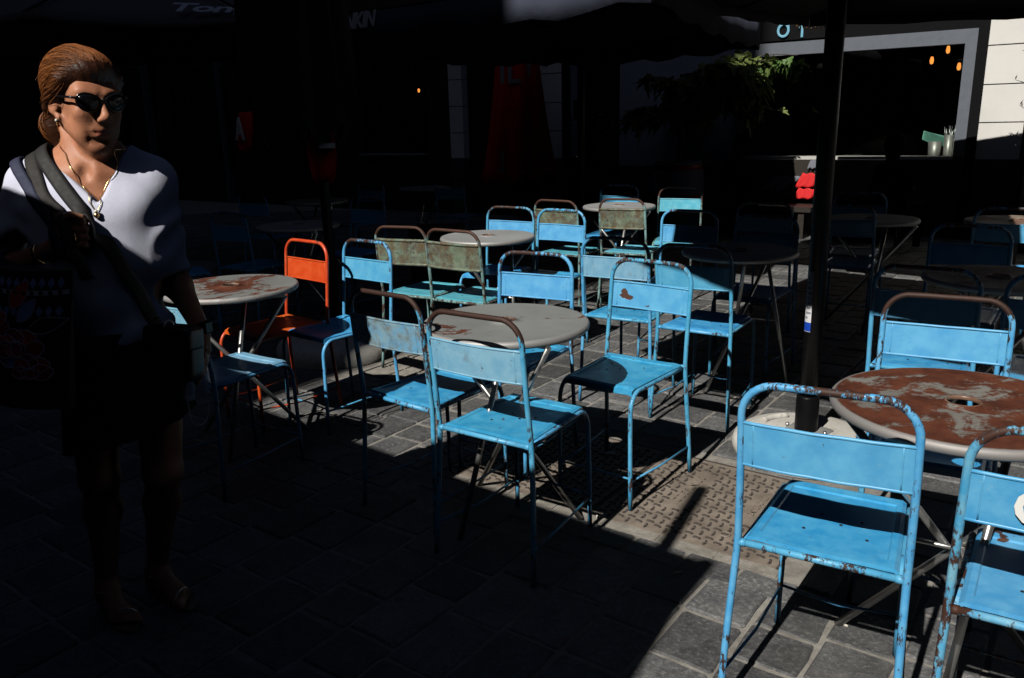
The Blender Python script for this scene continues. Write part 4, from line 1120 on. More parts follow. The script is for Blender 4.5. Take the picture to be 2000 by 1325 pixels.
# dark crate with a faint word, far left of centre
cr_p = Vector((-0.62, 6.9, 0)); cr = empty('beer_crate', cr_p, R(-10), 'black plastic crate with a faint pale word in the dark behind the tables', 'crate')
mb = MB(); mb.box((0, 0, .15), (.42, .3, .3), bev=.012); mb.box((0, 0, .45), (.42, .3, .28), bev=.012); mb.build('crate_body', plain('black_plastic', (.013, .013, .015), .5), cr)
put_text('lettering', text_mesh('Cristal', .13, .002, .2), plain('faint_print', (.14, .15, .17), .6), (0, -.152, .5), (1, 0, 0), (0, 0, 1), cr)

# ------------------------------------------------------------------ houses across the street, behind the camera
def far_house(label, m0, m1, n0, n1, h, seed):
    o0 = MN((m0 + m1) / 2, n0); r = empty('town_house', o0, 0, label, 'house', 'houses across the street behind the photographer')
    mb = MB(); mb.obox(MN(m0, n0) - o0, EM * (m1 - m0), EN * (n1 - n0), (0, 0, h)); w = mb.build('wall', M_BRICK, r)
    mb = MB(); mb.obox(MN(m0 - .1, n0 - .1, h) - o0, EM * (m1 - m0 + .2), EN * (n1 - n0 + .2), (0, 0, .15)); mb.build('roof', M_DADO, r)
    k = 0; z = 3.6
    while z < h - 2:
        x = m0 + .8
        while x < m1 - 1.6:
            mb = MB(); mb.obox(MN(x, n1 + .002, z) - o0, EM * 1.0, EN * .04, (0, 0, 1.6)); mb.build('window', M_FRAME, r); x += 2.2
        z += 3.0
    return r
far_house('low dark brick house behind the photographer', -2.80, 16, -15, -9, 8.9, 1)
far_house('tall dark brick house behind the photographer at left', -42, -2.80, -15, -9, 23, 2)
far_house('unseen dark brick house added beyond the right edge to block sky light', 12.5, 20, -8.5, 12, 15, 3)  # unseen end house, added to cut down the sky light
far_house('unseen dark brick house added beyond the left edge to block sky light', -40, -29, -8.5, 24, 15, 4)  # same on the left: added out of view against open sky
# ------------------------------------------------------------------ plants
def leaf_mat(name, c1, c2):
    t = NT(name); g = t.node('ShaderNodeNewGeometry')
    c = t.mix(g.outputs['Random Per Island'], c1, c2)
    c = t.mix(t.ramp(t.noise(t.coord(), 30, 4), .4, .7, 0, .3), c, tuple(x * .6 for x in c1))
    t.b.inputs['Subsurface Weight'].default_value = 0.0
    m = t.done(c, .5, 0, None, .4)
    # a little light passes through the blade
    tr = t.node('ShaderNodeBsdfTranslucent'); t.l.new(c, tr.inputs[0])
    mx = t.node('ShaderNodeMixShader'); mx.inputs[0].default_value = .3
    out = t.n.get('Material Output'); t.l.new(t.b.outputs[0], mx.inputs[1]); t.l.new(tr.outputs[0], mx.inputs[2]); t.l.new(mx.outputs[0], out.inputs[0])
    return m
M_FIG = leaf_mat('fig_leaf', (.13, .19, .05), (.24, .30, .10)); M_PALM = leaf_mat('palm_leaf', (.07, .09, .05), (.12, .13, .07))
M_DRY = leaf_mat('dry_grass', (.36, .30, .14), (.30, .33, .13)); M_OLIVE = leaf_mat('olive_leaf', (.03, .035, .025), (.05, .055, .04)); M_BARK = plain('bark', (.06, .048, .038), .85, 0, .25, 20, .6)
def fig_leaf(mb, base, dirv, size, droop, rnd):
    """five-lobed leaf, folded along its midrib"""
    dirv = dirv.normalized(); side = dirv.cross(Vector((0, 0, 1)));
    if side.length < .1: side = Vector((1, 0, 0))
    side.normalize(); side = (side + Vector((0, 0, rnd.uniform(-.5, .5)))).normalized(); nrm = side.cross(dirv).normalized()
    half = [(0, .0), (.10, .22), (.06, .40), (.20, .50), (.34, .46), (.38, .30), (.26, .30), (.30, .10)]
    out = [(0, 0), (.10, -.30), (.30, -.42), (.42, -.36), (.34, -.22), (.40, -.17), (.66, -.30), (.72, -.20), (.56, -.10), (.80, -.10), (1.0, 0), (.80, .10), (.56, .10), (.72, .20), (.66, .30), (.40, .17), (.34, .22), (.42, .36), (.30, .42), (.10, .30)]
    def P(u, v):
        return base + dirv * (u * size) + side * (v * size) + nrm * (abs(v) * .35 * size) + Vector((0, 0, -droop * size * u * u))
    mid = [P(0, 0), P(.25, 0), P(.48, 0), P(1, 0)]
    vs_ = [P(u, v) for u, v in out]; o = len(vs_); vs_ += mid[1:3]
    fs = []
    a, b = o, o + 1
    fs += [(0, 1, a), (1, 2, a), (2, 3, a), (3, 4, a), (4, 5, b), (a, 4, b), (5, 6, b), (6, 7, b), (7, 8, b), (8, 9, b), (9, 10, b)]
    fs += [(10, 11, b), (11, 12, b), (12, 13, b), (13, 14, b), (14, 15, b), (15, 16, b), (a, b, 16), (16, 17, a), (17, 18, a), (18, 19, a), (19, 0, a)]
    mb.add(vs_, fs)
pt = MN(-5.0, 9.3); FT = empty('fig_tree', pt, 0, 'leafy fig tree growing from the white barrel, some leaves sunlit', 'tree')
rf = random.Random(21)
tk = MB(); tk.tube([(0, 0, .85), (.02, .0, 1.2), (-.01, .02, 1.55), (.02, .03, 1.9)], [.035, .03, .026, .016], 10)
tips = []
for k in range(34):
    a = rf.uniform(0, 2 * math.pi); z0 = rf.uniform(1.3, 1.9); L = rf.uniform(.45, 1.0); el = rf.uniform(-.05, .55)
    if k < 15: a = rf.uniform(-1.05, -.15); L = rf.uniform(.75, 1.3); z0 = rf.uniform(1.5, 1.95); el = rf.uniform(-.05, .35)
    d = Vector((math.cos(a) * math.cos(el), math.sin(a) * math.cos(el), math.sin(el))); p0 = Vector((0, .02, z0)); p1 = p0 + d * L * .5 + Vector((0, 0, .05)); p2 = p0 + d * L + Vector((0, 0, -.02))
    tk.tube([p0, p1, p2], [.013, .009, .005], 6)
    for j in range(17): 
        t = rf.uniform(.25, 1.0); q = p0.lerp(p1, t * 2) if t < .5 else p1.lerp(p2, t * 2 - 1)
        tips.append((q, d))
for k in range(12):   # sunny boughs reaching out towards the window
    c = MN(rf.uniform(-4.62, -4.05), rf.uniform(9.2, 9.6), 0) - pt + Vector((0, 0, rf.uniform(1.72, 2.2))); p0 = Vector((0, .02, rf.uniform(1.4, 1.8))); p1 = p0.lerp(c, .55) + Vector((0, 0, .08))
    tk.tube([p0, p1, c], [.012, .008, .004], 6)
    for j in range(12):
        t = rf.uniform(.45, 1.0); q = p0.lerp(p1, t * 2) if t < .5 else p1.lerp(c, t * 2 - 1); tips.append((q, (c - p0).normalized() * .5 + Vector((0, 0, -.3))))
tk.build('trunk', M_BARK, FT)
lv = MB()
for q, d in tips:
    dd = (d * .6 + Vector((rf.uniform(-1, 1), rf.uniform(-1, 1), rf.uniform(-1.3, .1)))).normalized()
    fig_leaf(lv, q, dd, rf.uniform(.14, .26), rf.uniform(.1, .5), rf)
lv.build('crown', M_FIG, FT)
BR = empty('barrel_planter', pt, 0, 'white painted barrel planter with dark red band in the shade', 'planter')
mb = MB(); mb.lathe([(.26, .0), (.285, .02), (.325, .40), (.33, .50), (.315, .75), (.29, .90), (.272, .90), (.285, .8)], 40); mb.build('staves', plain('grey_white_wood', (.74, .74, .74), .7, 0, .1), BR)
mb = MB(); mb.lathe([(.334, .40), (.338, .41), (.337, .50), (.331, .51)], 40); mb.lathe([(.289, .03), (.297, .04), (.304, .10), (.300, .11)], 40); mb.lathe([(.302, .80), (.306, .81), (.3, .86), (.296, .87)], 40)
mb.build('band', plain('dark_red_band', (.25, .012, .015), .6), BR)
mb = MB(); mb.lathe([(.28, .84), (.0001, .85)], 24); mb.build('soil', M_DIRT, BR)
# leafy plant on the beam corner and dried grass in the window
hp_p = FA(-1.14, 2.07, .12); HP = empty('hanging_plant', hp_p, 0, 'bright green leaves hanging below the grey window beam', 'plant')
lv = MB(); tb = MB()
for k in range(34):
    a = rf.uniform(-1, 1); q = EF * (a * .24) + Vector((0, 0, rf.uniform(-.10, .05) * (1 - abs(a) * .4))) - NF * rf.uniform(-.02, .10)
    fig_leaf(lv, q, Vector((rf.uniform(-.6, .6), rf.uniform(-.6, .3), -rf.uniform(.2, .8))), rf.uniform(.07, .13), .3, rf)
tb.tube([EF * (-.28) + Vector((0, 0, .06)), Vector((0, 0, .08)), EF * .26 + Vector((0, 0, .05))], .006, 6)
lv.build('foliage', leaf_mat('bright_leaf', (.09, .20, .045), (.17, .28, .08)), HP); tb.build('stem', M_BARK, HP)
dg_p = FA(-1.42, .92, -.20); DG = empty('dried_grass', dg_p, 0, 'tall dried tan grass plume behind the window glass', 'plant')
lv = MB()
for k in range(170):
    z = rf.uniform(.24, .68); a = rf.uniform(0, 6.28); d = Vector((math.cos(a) * .35, math.sin(a) * .35, 1)).normalized(); b = Vector((rf.uniform(-.02, .02), rf.uniform(-.02, .02), z)); L = rf.uniform(.05, .11); s = Vector((-math.sin(a), math.cos(a), 0)) * .006
    lv.add([b - s, b + s, b + d * L], [(0, 1, 2)])
lv.build('plume', M_DRY, DG); tb = MB(); tb.tube([(0, 0, 0), (.01, 0, .4), (0, .01, .66)], .006, 6); tb.build('stem', M_BARK, DG)
# olive twig in front of the sunny wall
ol_p = FA(1.70, 0, .7); OL = empty('olive_tree', ol_p, 0, 'thin olive branches against the sunlit cream wall at right edge', 'tree')
tb = MB(); lv = MB(); tb.tube([(0, 0, 0), (.03, 0, .8), (-.02, .01, 1.5), (.02, 0, 2.0)], [.022, .018, .012, .005], 8)
for k in range(11):
    z = .9 + k * .1; a = rf.uniform(2.0, 4.6); L = rf.uniform(.18, .34); d = Vector((math.cos(a), math.sin(a), .35)); p0 = Vector((0, 0, z)); p1 = p0 + d * L
    tb.tube([p0, p1], [.005, .002], 5)
    for j in range(9):
        q = p0.lerp(p1, .3 + .7 * j / 8); e = Vector((rf.uniform(-1, 1), rf.uniform(-1, 1), rf.uniform(-.4, .8))).normalized(); s = e.cross(Vector((0, 0, 1))).normalized() * .007
        lv.add([q, q + e * .025 + s, q + e * .06, q + e * .025 - s], [(0, 1, 2, 3)])
tb.build('trunk', M_BARK, OL); lv.build('crown', M_OLIVE, OL)
pb = MB(); pb.lathe([(.13, 0), (.17, .3), (.155, .3), (.0001, .28)], 24); pb.build('pot', M_DADO, OL)
# palm-like plant deep in the shade at left
pa_p = Vector((-3.05, 6.55, 0)); PA = empty('potted_palm', pa_p, 0, 'dim spiky palm in a pot behind the woman shoulder', 'plant')
lv = MB()
for k in range(38):
    a = rf.uniform(0, 6.28); el = rf.uniform(.0, 1.2); d = Vector((math.cos(a) * math.cos(el), math.sin(a) * math.cos(el), math.sin(el))); b = Vector((0, 0, .75)); L = rf.uniform(.4, .75); s = d.cross(Vector((0, 0, 1))).normalized() * .012
    pts = [b, b + d * L * .5 + Vector((0, 0, .06)), b + d * L - Vector((0, 0, .08))]
    lv.add([pts[0] - s, pts[0] + s, pts[1] + s, pts[1] - s, pts[2]], [(0, 1, 2, 3), (3, 2, 4)])
lv.build('fronds', M_PALM, PA); pb = MB(); pb.lathe([(.14, 0), (.19, .36), (.17, .36), (.0001, .34)], 24); pb.tube([(0, 0, .3), (0, 0, .78)], .05, 10); pb.build('pot', M_DADO, PA)
# ------------------------------------------------------------------ the woman
PW = Vector((-1.110, 2.20, 0.0)); PH = math.atan2(-0.276, -0.961)     # x = her right, y = her front
class SDF:
    def __init__(s, lo, hi, h):
        s.h = h; s.lo = np.array(lo, float); s.n = (np.ceil((np.array(hi) - s.lo) / h).astype(int) + 1)
        s.D = np.full(tuple(s.n), 0.08, np.float32)
    def block(s, lo, hi, pad):
        a = np.clip(np.floor((np.minimum(lo, hi) - pad - s.lo) / s.h).astype(int), 0, s.n - 1); b = np.clip(np.ceil((np.maximum(lo, hi) + pad - s.lo) / s.h).astype(int) + 1, 1, s.n)
        if np.any(b - a < 1): return None, None
        ax = [s.lo[i] + s.h * np.arange(a[i], b[i]) for i in range(3)]
        X = np.stack(np.meshgrid(*ax, indexing='ij'), -1)
        return (slice(a[0], b[0]), slice(a[1], b[1]), slice(a[2], b[2])), X
    def join(s, sl, d, k):
        D = s.D[sl]; h = np.clip(.5 + .5 * (D - d) / k, 0, 1); s.D[sl] = D + (d - D) * h - k * h * (1 - h)
    def cut(s, sl, d, k):
        D = s.D[sl]; d = -d; h = np.clip(.5 - .5 * (D - d) / k, 0, 1); s.D[sl] = D + (d - D) * h + k * h * (1 - h)
    def cap(s, a, b, ra, rb=None, k=.012, cut=False, M=None):
        rb = ra if rb is None else rb; a = np.array(a, float); b = np.array(b, float)
        if M is not None: a = M[0] @ a + M[1]; b = M[0] @ b + M[1]
        sl, X = s.block(np.minimum(a, b) - max(ra, rb), np.maximum(a, b) + max(ra, rb), k * 2 + .06 if not cut else k * 2)
        if sl is None: return
        ab = b - a; t = np.clip(((X - a) @ ab) / (ab @ ab + 1e-12), 0, 1)
        d = np.linalg.norm(X - a - t[..., None] * ab, axis=-1) - (ra + (rb - ra) * t)
        (s.cut if cut else s.join)(sl, d, k)
    def ell(s, c, r, k=.012, cut=False, M=None, rot=None):
        c = np.array(c, float); r = np.array(r, float); A = np.eye(3)
        if rot is not None: A = rot
        if M is not None: c = M[0] @ c + M[1]; A = M[0] @ A
        m = r.max(); sl, X = s.block(c - m, c + m, k * 2 + .06 if not cut else k * 2)
        if sl is None: return
        p = (X - c) @ A; k0 = np.linalg.norm(p / r, axis=-1); k1 = np.linalg.norm(p / (r * r), axis=-1) + 1e-9
        (s.cut if cut else s.join)(sl, k0 * (k0 - 1) / k1, k)
    def apply(s, fn):
        sl, X = s.block(s.lo, s.lo + s.h * s.n, 0); s.D[sl] = fn(X, s.D[sl])
    def at(s, P):
        q = (np.asarray(P, float) - s.lo) / s.h; i = np.clip(np.floor(q).astype(int), 0, s.n - 2); f = np.clip(q - i, 0, 1); o = 0
        for dx in (0, 1):
            for dy in (0, 1):
                for dz in (0, 1):
                    w = (f[..., 0] if dx else 1 - f[..., 0]) * (f[..., 1] if dy else 1 - f[..., 1]) * (f[..., 2] if dz else 1 - f[..., 2])
                    o = o + w * s.D[i[..., 0] + dx, i[..., 1] + dy, i[..., 2] + dz]
        return o
    def grad(s, P):
        e = s.h; P = np.asarray(P, float); g = np.stack([s.at(P + np.eye(3)[i] * e) - s.at(P - np.eye(3)[i] * e) for i in range(3)], -1)
        return g / (np.linalg.norm(g, axis=-1, keepdims=True) + 1e-9)
    def mesh(s, name):
        D = s.D; D = D.copy(); D[0] = D[-1] = .05; D[:, 0] = D[:, -1] = .05; D[:, :, 0] = D[:, :, -1] = .05
        neg = D < 0; nx, ny, nz = D.shape
        cnt = np.zeros((nx - 1, ny - 1, nz - 1), np.int16); c8 = [(i, j, k) for i in (0, 1) for j in (0, 1) for k in (0, 1)]
        sub = lambda A, o: A[o[0]:nx - 1 + o[0], o[1]:ny - 1 + o[1], o[2]:nz - 1 + o[2]]
        for o in c8: cnt += sub(neg, o)
        act = np.argwhere((cnt > 0) & (cnt < 8)); idx = np.full(cnt.shape, -1, np.int64); idx[act[:, 0], act[:, 1], act[:, 2]] = np.arange(len(act))
        P = np.zeros((len(act), 3)); W = np.zeros(len(act))
        for o in c8:
            for ax in range(3):
                if o[ax]: continue
                o2 = list(o); o2[ax] = 1
                a = D[act[:, 0] + o[0], act[:, 1] + o[1], act[:, 2] + o[2]]; b = D[act[:, 0] + o2[0], act[:, 1] + o2[1], act[:, 2] + o2[2]]
                m = (a < 0) != (b < 0); t = np.where(m, a / np.where(m, a - b, 1), 0)
                e = np.array(o, float)[None] + t[:, None] * np.eye(3)[ax][None]; P += e * m[:, None]; W += m
        V = (act + P / W[:, None]) * s.h + s.lo
        F = []
        for ax in range(3):
            u, w = (ax + 1) % 3, (ax + 2) % 3
            sh = [slice(None)] * 3; s0 = list(sh); s1 = list(sh); s0[ax] = slice(0, -1); s1[ax] = slice(1, None)
            a, b = neg[tuple(s0)], neg[tuple(s1)]; e = np.argwhere(a != b)
            ok = (e[:, u] > 0) & (e[:, w] > 0) & (e[:, u] < D.shape[u] - 1) & (e[:, w] < D.shape[w] - 1); e = e[ok]
            fl = a[e[:, 0], e[:, 1], e[:, 2]]
            def cell(du, dw):
                c = e.copy(); c[:, u] += du; c[:, w] += dw; return idx[c[:, 0], c[:, 1], c[:, 2]]
            q = np.stack([cell(-1, -1), cell(0, -1), cell(0, 0), cell(-1, 0)], 1); q[~fl] = q[~fl][:, ::-1]; F.append(q)
        F = np.concatenate(F); F = F[(F >= 0).all(1)]
        # relax a little
        nb = np.zeros_like(V); ct = np.zeros(len(V))
        for i in range(4):
            np.add.at(nb, F[:, i], V[F[:, (i + 1) % 4]]); np.add.at(ct, F[:, i], 1)
        V = V * .6 + .4 * nb / np.maximum(ct, 1)[:, None]
        me = bpy.data.meshes.new(name); me.vertices.add(len(V)); me.vertices.foreach_set('co', V.ravel().astype(np.float32))
        me.loops.add(F.size); me.loops.foreach_set('vertex_index', F.ravel().astype(np.int32)); me.polygons.add(len(F))
        me.polygons.foreach_set('loop_start', np.arange(0, F.size, 4, dtype=np.int32)); me.polygons.foreach_set('loop_total', np.full(len(F), 4, np.int32))
        me.update(calc_edges=True); me.validate(); me.polygons.foreach_set('use_smooth', np.ones(len(me.polygons), bool)); me.update()
        return me, V
def rotm(yaw, pitch, roll=0):
    cy, sy, cp, sp, cr, sr = math.cos(yaw), math.sin(yaw), math.cos(pitch), math.sin(pitch), math.cos(roll), math.sin(roll)
    return np.array([[cy, -sy, 0], [sy, cy, 0], [0, 0, 1]]) @ np.array([[1, 0, 0], [0, cp, -sp], [0, sp, cp]]) @ np.array([[cr, 0, sr], [0, 1, 0], [-sr, 0, cr]])
HM = (rotm(R(36), R(-7), R(0)), np.array((-.018, 0.050, 1.496)))      # head pose
def hp(p): return HM[0] @ np.array(p, float) + HM[1]

B = SDF((-.40, -.26, -.012), (.40, .30, 1.67), .0052)
# head
B.ell((0, -.018, .036), (.0735, .092, .084), M=HM)
B.ell((0, .026, -.030), (.0535, .064, .085), .03, M=HM)
B.cap((-.030, .055, .030), (.030, .055, .030), .030, k=.02, M=HM)
for sx in (-1, 1):
    B.cap((sx * .0525, .0, -.047), (sx * .019, .060, -.099), .0145, .0135, .024, M=HM)
    B.ell((sx * .040, .063, -.018), (.021, .018, .020), .02, M=HM)
    B.ell((sx * .032, .052, -.056), (.021, .023, .028), .024, M=HM)
    B.ell((sx * .0345, .096, .013), (.019, .013, .012), .012, True, M=HM)
    B.ell((sx * .0335, .074, .012), (.0135, .0135, .0125), .004, M=HM)
    B.cap((sx * .014, .0855, .0300), (sx * .046, .074, .034), .0065, .0050, .014, M=HM)
    B.ell((sx * .0115, .097, -.0315), (.0085, .0095, .0075), .006, M=HM)
    # ear
    B.ell((sx * .0745, -.008, -.004), (.007, .0165, .0275), .008, M=HM, rot=rotm(sx * .35, -.2))
    B.ell((sx * .0815, -.004, .002), (.005, .011, .017), .004, True, M=HM)
    B.ell((sx * .071, .004, -.034), (.006, .009, .010), .008, M=HM)
    B.cap((sx * .023, .0835, -.040), (sx * .033, .074, -.066), .0014, .0012, .007, True, M=HM)
    B.cap((sx * .031, .0785, -.072), (sx * .033, .070, -.092), .0012, .001, .007, True, M=HM)
B.cap((0, .084, .020), (0, .105, -.021), .0075, .0098, .013, M=HM)
B.ell((0, .1045, -.0245), (.0100, .0098, .0095), .008, M=HM)
B.ell((0, .078, -.058), (.026, .014, .019), .014, M=HM)
B.cap((-.025, .0795, -.0590), (.025, .0795, -.0590), .0052, k=.005, M=HM); B.cap((-.009, .0895, -.0570), (.009, .0895, -.0570), .0056, k=.005, M=HM)
B.cap((-.017, .0840, -.0690), (.017, .0840, -.0690), .0070, k=.005, M=HM)
B.cap((-.029, .0845, -.0640), (0, .0945, -.0632), .0022, k=.003, cut=True, M=HM); B.cap((0, .0945, -.0632), (.029, .0845, -.0640), .0022, k=.003, cut=True, M=HM)
B.ell((0, .066, -.100), (.018, .0165, .0155), .018, M=HM)
B.cap((-.01, .082, -.0825), (.01, .082, -.0825), .003, k=.01, cut=True, M=HM)
B.cap((0, .02, -.10), (0, .055, -.108), .022, .018, .02, M=HM)
# neck and chest
B.cap((0, -.03, 1.31), (-.010, .0, 1.435), .049, .043, .03)
for sx in (-1, 1):
    B.cap((sx * .018, .060, 1.328), (sx * .054, -.005, 1.435), .008, .010, .022)
    B.cap((sx * .022, .066, 1.325), (sx * .112, .032, 1.325), .0095, .008, .016)
    B.cap((sx * .025, -.03, 1.372), (sx * .14, -.018, 1.315), .040, .030, .04)
B.ell((0, .0, 1.22), (.150, .098, .17), .05)
B.ell((0, .0, 1.02), (.135, .098, .17), .05); B.ell((0, -.005, .86), (.155, .105, .12), .05)
for sx in (-1, 1): B.ell((sx * .068, .040, 1.155), (.068, .056, .075), .06)
B.ell((0, .094, 1.328), (.013, .018, .018), .02, True)
# arms
SR, ER, WR_, HR = (.156, -.012, 1.290), (.282, -.040, 1.055), (.092, .125, 1.140), (.05, .16, 1.18)
SL, EL, WL_, HL = (-.150, -.012, 1.290), (-.154, -.030, 1.05), (-.224, .022, .868), (-.26, .05, .77)
for S_, E_, W_ in ((SR, ER, WR_), (SL, EL, WL_)):
    B.cap(S_, E_, .047, .038, .03); m = [E_[i] * .72 + W_[i] * .28 for i in range(3)]
    B.cap(E_, m, .036, .037, .02); B.cap(m, W_, .037, .0235, .02)
def finger(pts, r0, r1, k=.004):
    n = len(pts) - 1
    for i in range(n):
        a = r0 + (r1 - r0) * i / n; b = r0 + (r1 - r0) * (i + 1) / n; B.cap(pts[i], pts[i + 1], a, b, k)
# right hand: fist round the bag strap
wr = np.array(WR_); pc = np.array((.052, .155, 1.178))
B.cap(wr, pc, .023, .026, .014); B.cap(pc + (0.004, .0, .022), pc + (.008, .0, -.026), .0215, .020, .012)
for i in range(4):
    z = .033 - .0195 * i; L = (.026, .030, .029, .023)[i]
    k0 = pc + (-.020, .012, z); k1 = k0 + (-L, .014, -.002); k2 = k1 + (-.002, -.024, -.003); k3 = k2 + (.018, -.010, -.002)
    finger([k0, k1, k2, k3], .0098, .0078)
t0 = pc + (-.002, .010, .036); finger([t0, t0 + np.array((-.020, .018, .014)), t0 + np.array((-.046, .020, .006))], .011, .0085)
# left hand: hanging, thumb and index pinch the mask
wl = np.array(WL_); dl = np.array((.0, .40, -.915)); dl /= np.linalg.norm(dl); cl = np.array((0, .915, .40)); nl = np.array((1., 0, 0))
pl_ = wl + dl * .052
B.cap(wl, pl_, .0215, .0225, .014); B.cap(pl_ + cl * .022, pl_ - cl * .024 + dl * .01, .016, .0145, .012); B.cap(pl_ + cl * .018 + dl * .03, pl_ - cl * .026 + dl * .032, .0125, .0115, .012)
for i in range(4):
    b0 = pl_ + cl * (.026 - .0185 * i) + dl * (.036 - .003 * abs(i - 1)); L = (.036, .041, .038, .030)[i]
    cu = (.75, .45, .5, .55)[i]; d1_ = dl * math.cos(cu * .5) + nl * math.sin(cu * .5); d2_ = dl * math.cos(cu * 1.3) + nl * math.sin(cu * 1.3); d3_ = dl * math.cos(cu * 2) + nl * math.sin(cu * 2)
    finger([b0, b0 + d1_ * L, b0 + d1_ * L + d2_ * L * .62, b0 + d1_ * L + d2_ * L * .62 + d3_ * L * .5], .0092, .0070)
tb0 = pl_ + cl * .022 - dl * .018; finger([tb0, tb0 + cl * .016 + dl * .030 + nl * .014, tb0 + cl * .016 + dl * .062 + nl * .026], .0115, .0085)
MASK_P = tb0 + cl * .014 + dl * .066 + nl * .022
# legs and feet
for sx, kn, an, hl_, to_ in ((1, (.105, .008, .46), (.150, -.055, .075), (.168, -.082), (.066, .104)), (-1, (-.070, .03, .46), (.012, -.100, .075), (.036, -.126), (-.120, .080))):
    hip = (sx * .085, .0, .82); B.cap(hip, kn, .082, .052, .04)
    B.ell((kn[0], kn[1] + .018, kn[2] + .0), (.040, .040, .05), .03); mid = [kn[i] * .68 + an[i] * .32 for i in range(3)]; mid[1] -= .022
    B.cap((kn[0], kn[1] - .005, kn[2]), mid, .046, .050, .03); B.cap(mid, an, .048, .029, .03)
    hl_ = np.array((*hl_, .0)); to_ = np.array((*to_, .0)); dv = (to_ - hl_) / np.linalg.norm(to_ - hl_); sd = np.array((dv[1], -dv[0], 0)) * sx
    Z = np.array((0, 0, 1.))
    B.ell(hl_ + dv * .03 + Z * .040, (.028, .028, .026), .02); B.cap(np.array(an) + (0, 0, -.005), hl_ + dv * .035 + Z * .05, .028, .028, .02)
    B.cap(np.array(an) + dv * .01, hl_ + dv * .15 + Z * .036, .029, .020, .03); B.cap(hl_ + dv * .03 + Z * .034, hl_ + dv * .155 + Z * .030, .026, .030, .02)
    B.cap(hl_ + dv * .16 + sd * -.020 + Z * .029, hl_ + dv * .15 + sd * .024 + Z * .027, .017, .014, .012)
    for i in range(5):
        o_ = -.026 + .0135 * i; L = (.048, .044, .038, .031, .025)[i]; b0 = hl_ + dv * (.165 - .006 * i) + sd * o_ + Z * .028
        finger([b0, b0 + dv * L * .6 + Z * .003, b0 + dv * L - Z * .004], .0105 if i == 0 else .0085, .0105 if i == 0 else .0075, .003)
BODY_ME, BV = B.mesh('body')

def skin_mat():
    t = NT('skin'); v = t.coord(False); n = t.noise(v, 18, 6, .6); f = t.noise(v, 240, 4, .6)
    c = t.mix(t.ramp(n, .3, .7), (.44, .18, .098), (.55, .245, .14))
    c = t.mix(t.ramp(t.noise(v, 55, 5, .7), .56, .72, 0, .35), c, (.34, .13, .075))
    at = t.node('ShaderNodeAttribute', attribute_name='tint'); c = t.mix(at.outputs['Fac'], c, (.36, .085, .075))
    t.b.inputs['Subsurface Weight'].default_value = .12; t.b.inputs['Subsurface Radius'].default_value = (.012, .004, .002); t.b.inputs['Subsurface Scale'].default_value = .6
    return t.done(c, t.ramp(n, .3, .7, .42, .55), 0, t.bump(t.math('ADD', f, t.math('ADD', t.math('MULTIPLY', t.noise(v, 70, 6, .7), .8), n)), .0013, .45), .35)
M_SKIN = skin_mat()
WOM = empty('person', PW, PH, 'woman in pale blue sweater and black shorts with sunglasses, walking, holding bag strap', 'person')
body = link('body', BODY_ME, M_SKIN, WOM)
hv = (BV - HM[1]) @ HM[0]
lip = np.clip(1 - (np.maximum(np.abs(hv[:, 0]) / .029, np.abs(hv[:, 2] + .0630) / .0105)) ** 4, 0, 1) * (hv[:, 1] > .070) * np.clip(1.15 - ((hv[:, 0] / .030) ** 2 + ((hv[:, 2] + .063) / .0115) ** 2), 0, 1) * .9
at_ = BODY_ME.attributes.new('tint', 'FLOAT', 'POINT'); at_.data.foreach_set('value', lip.astype(np.float32))

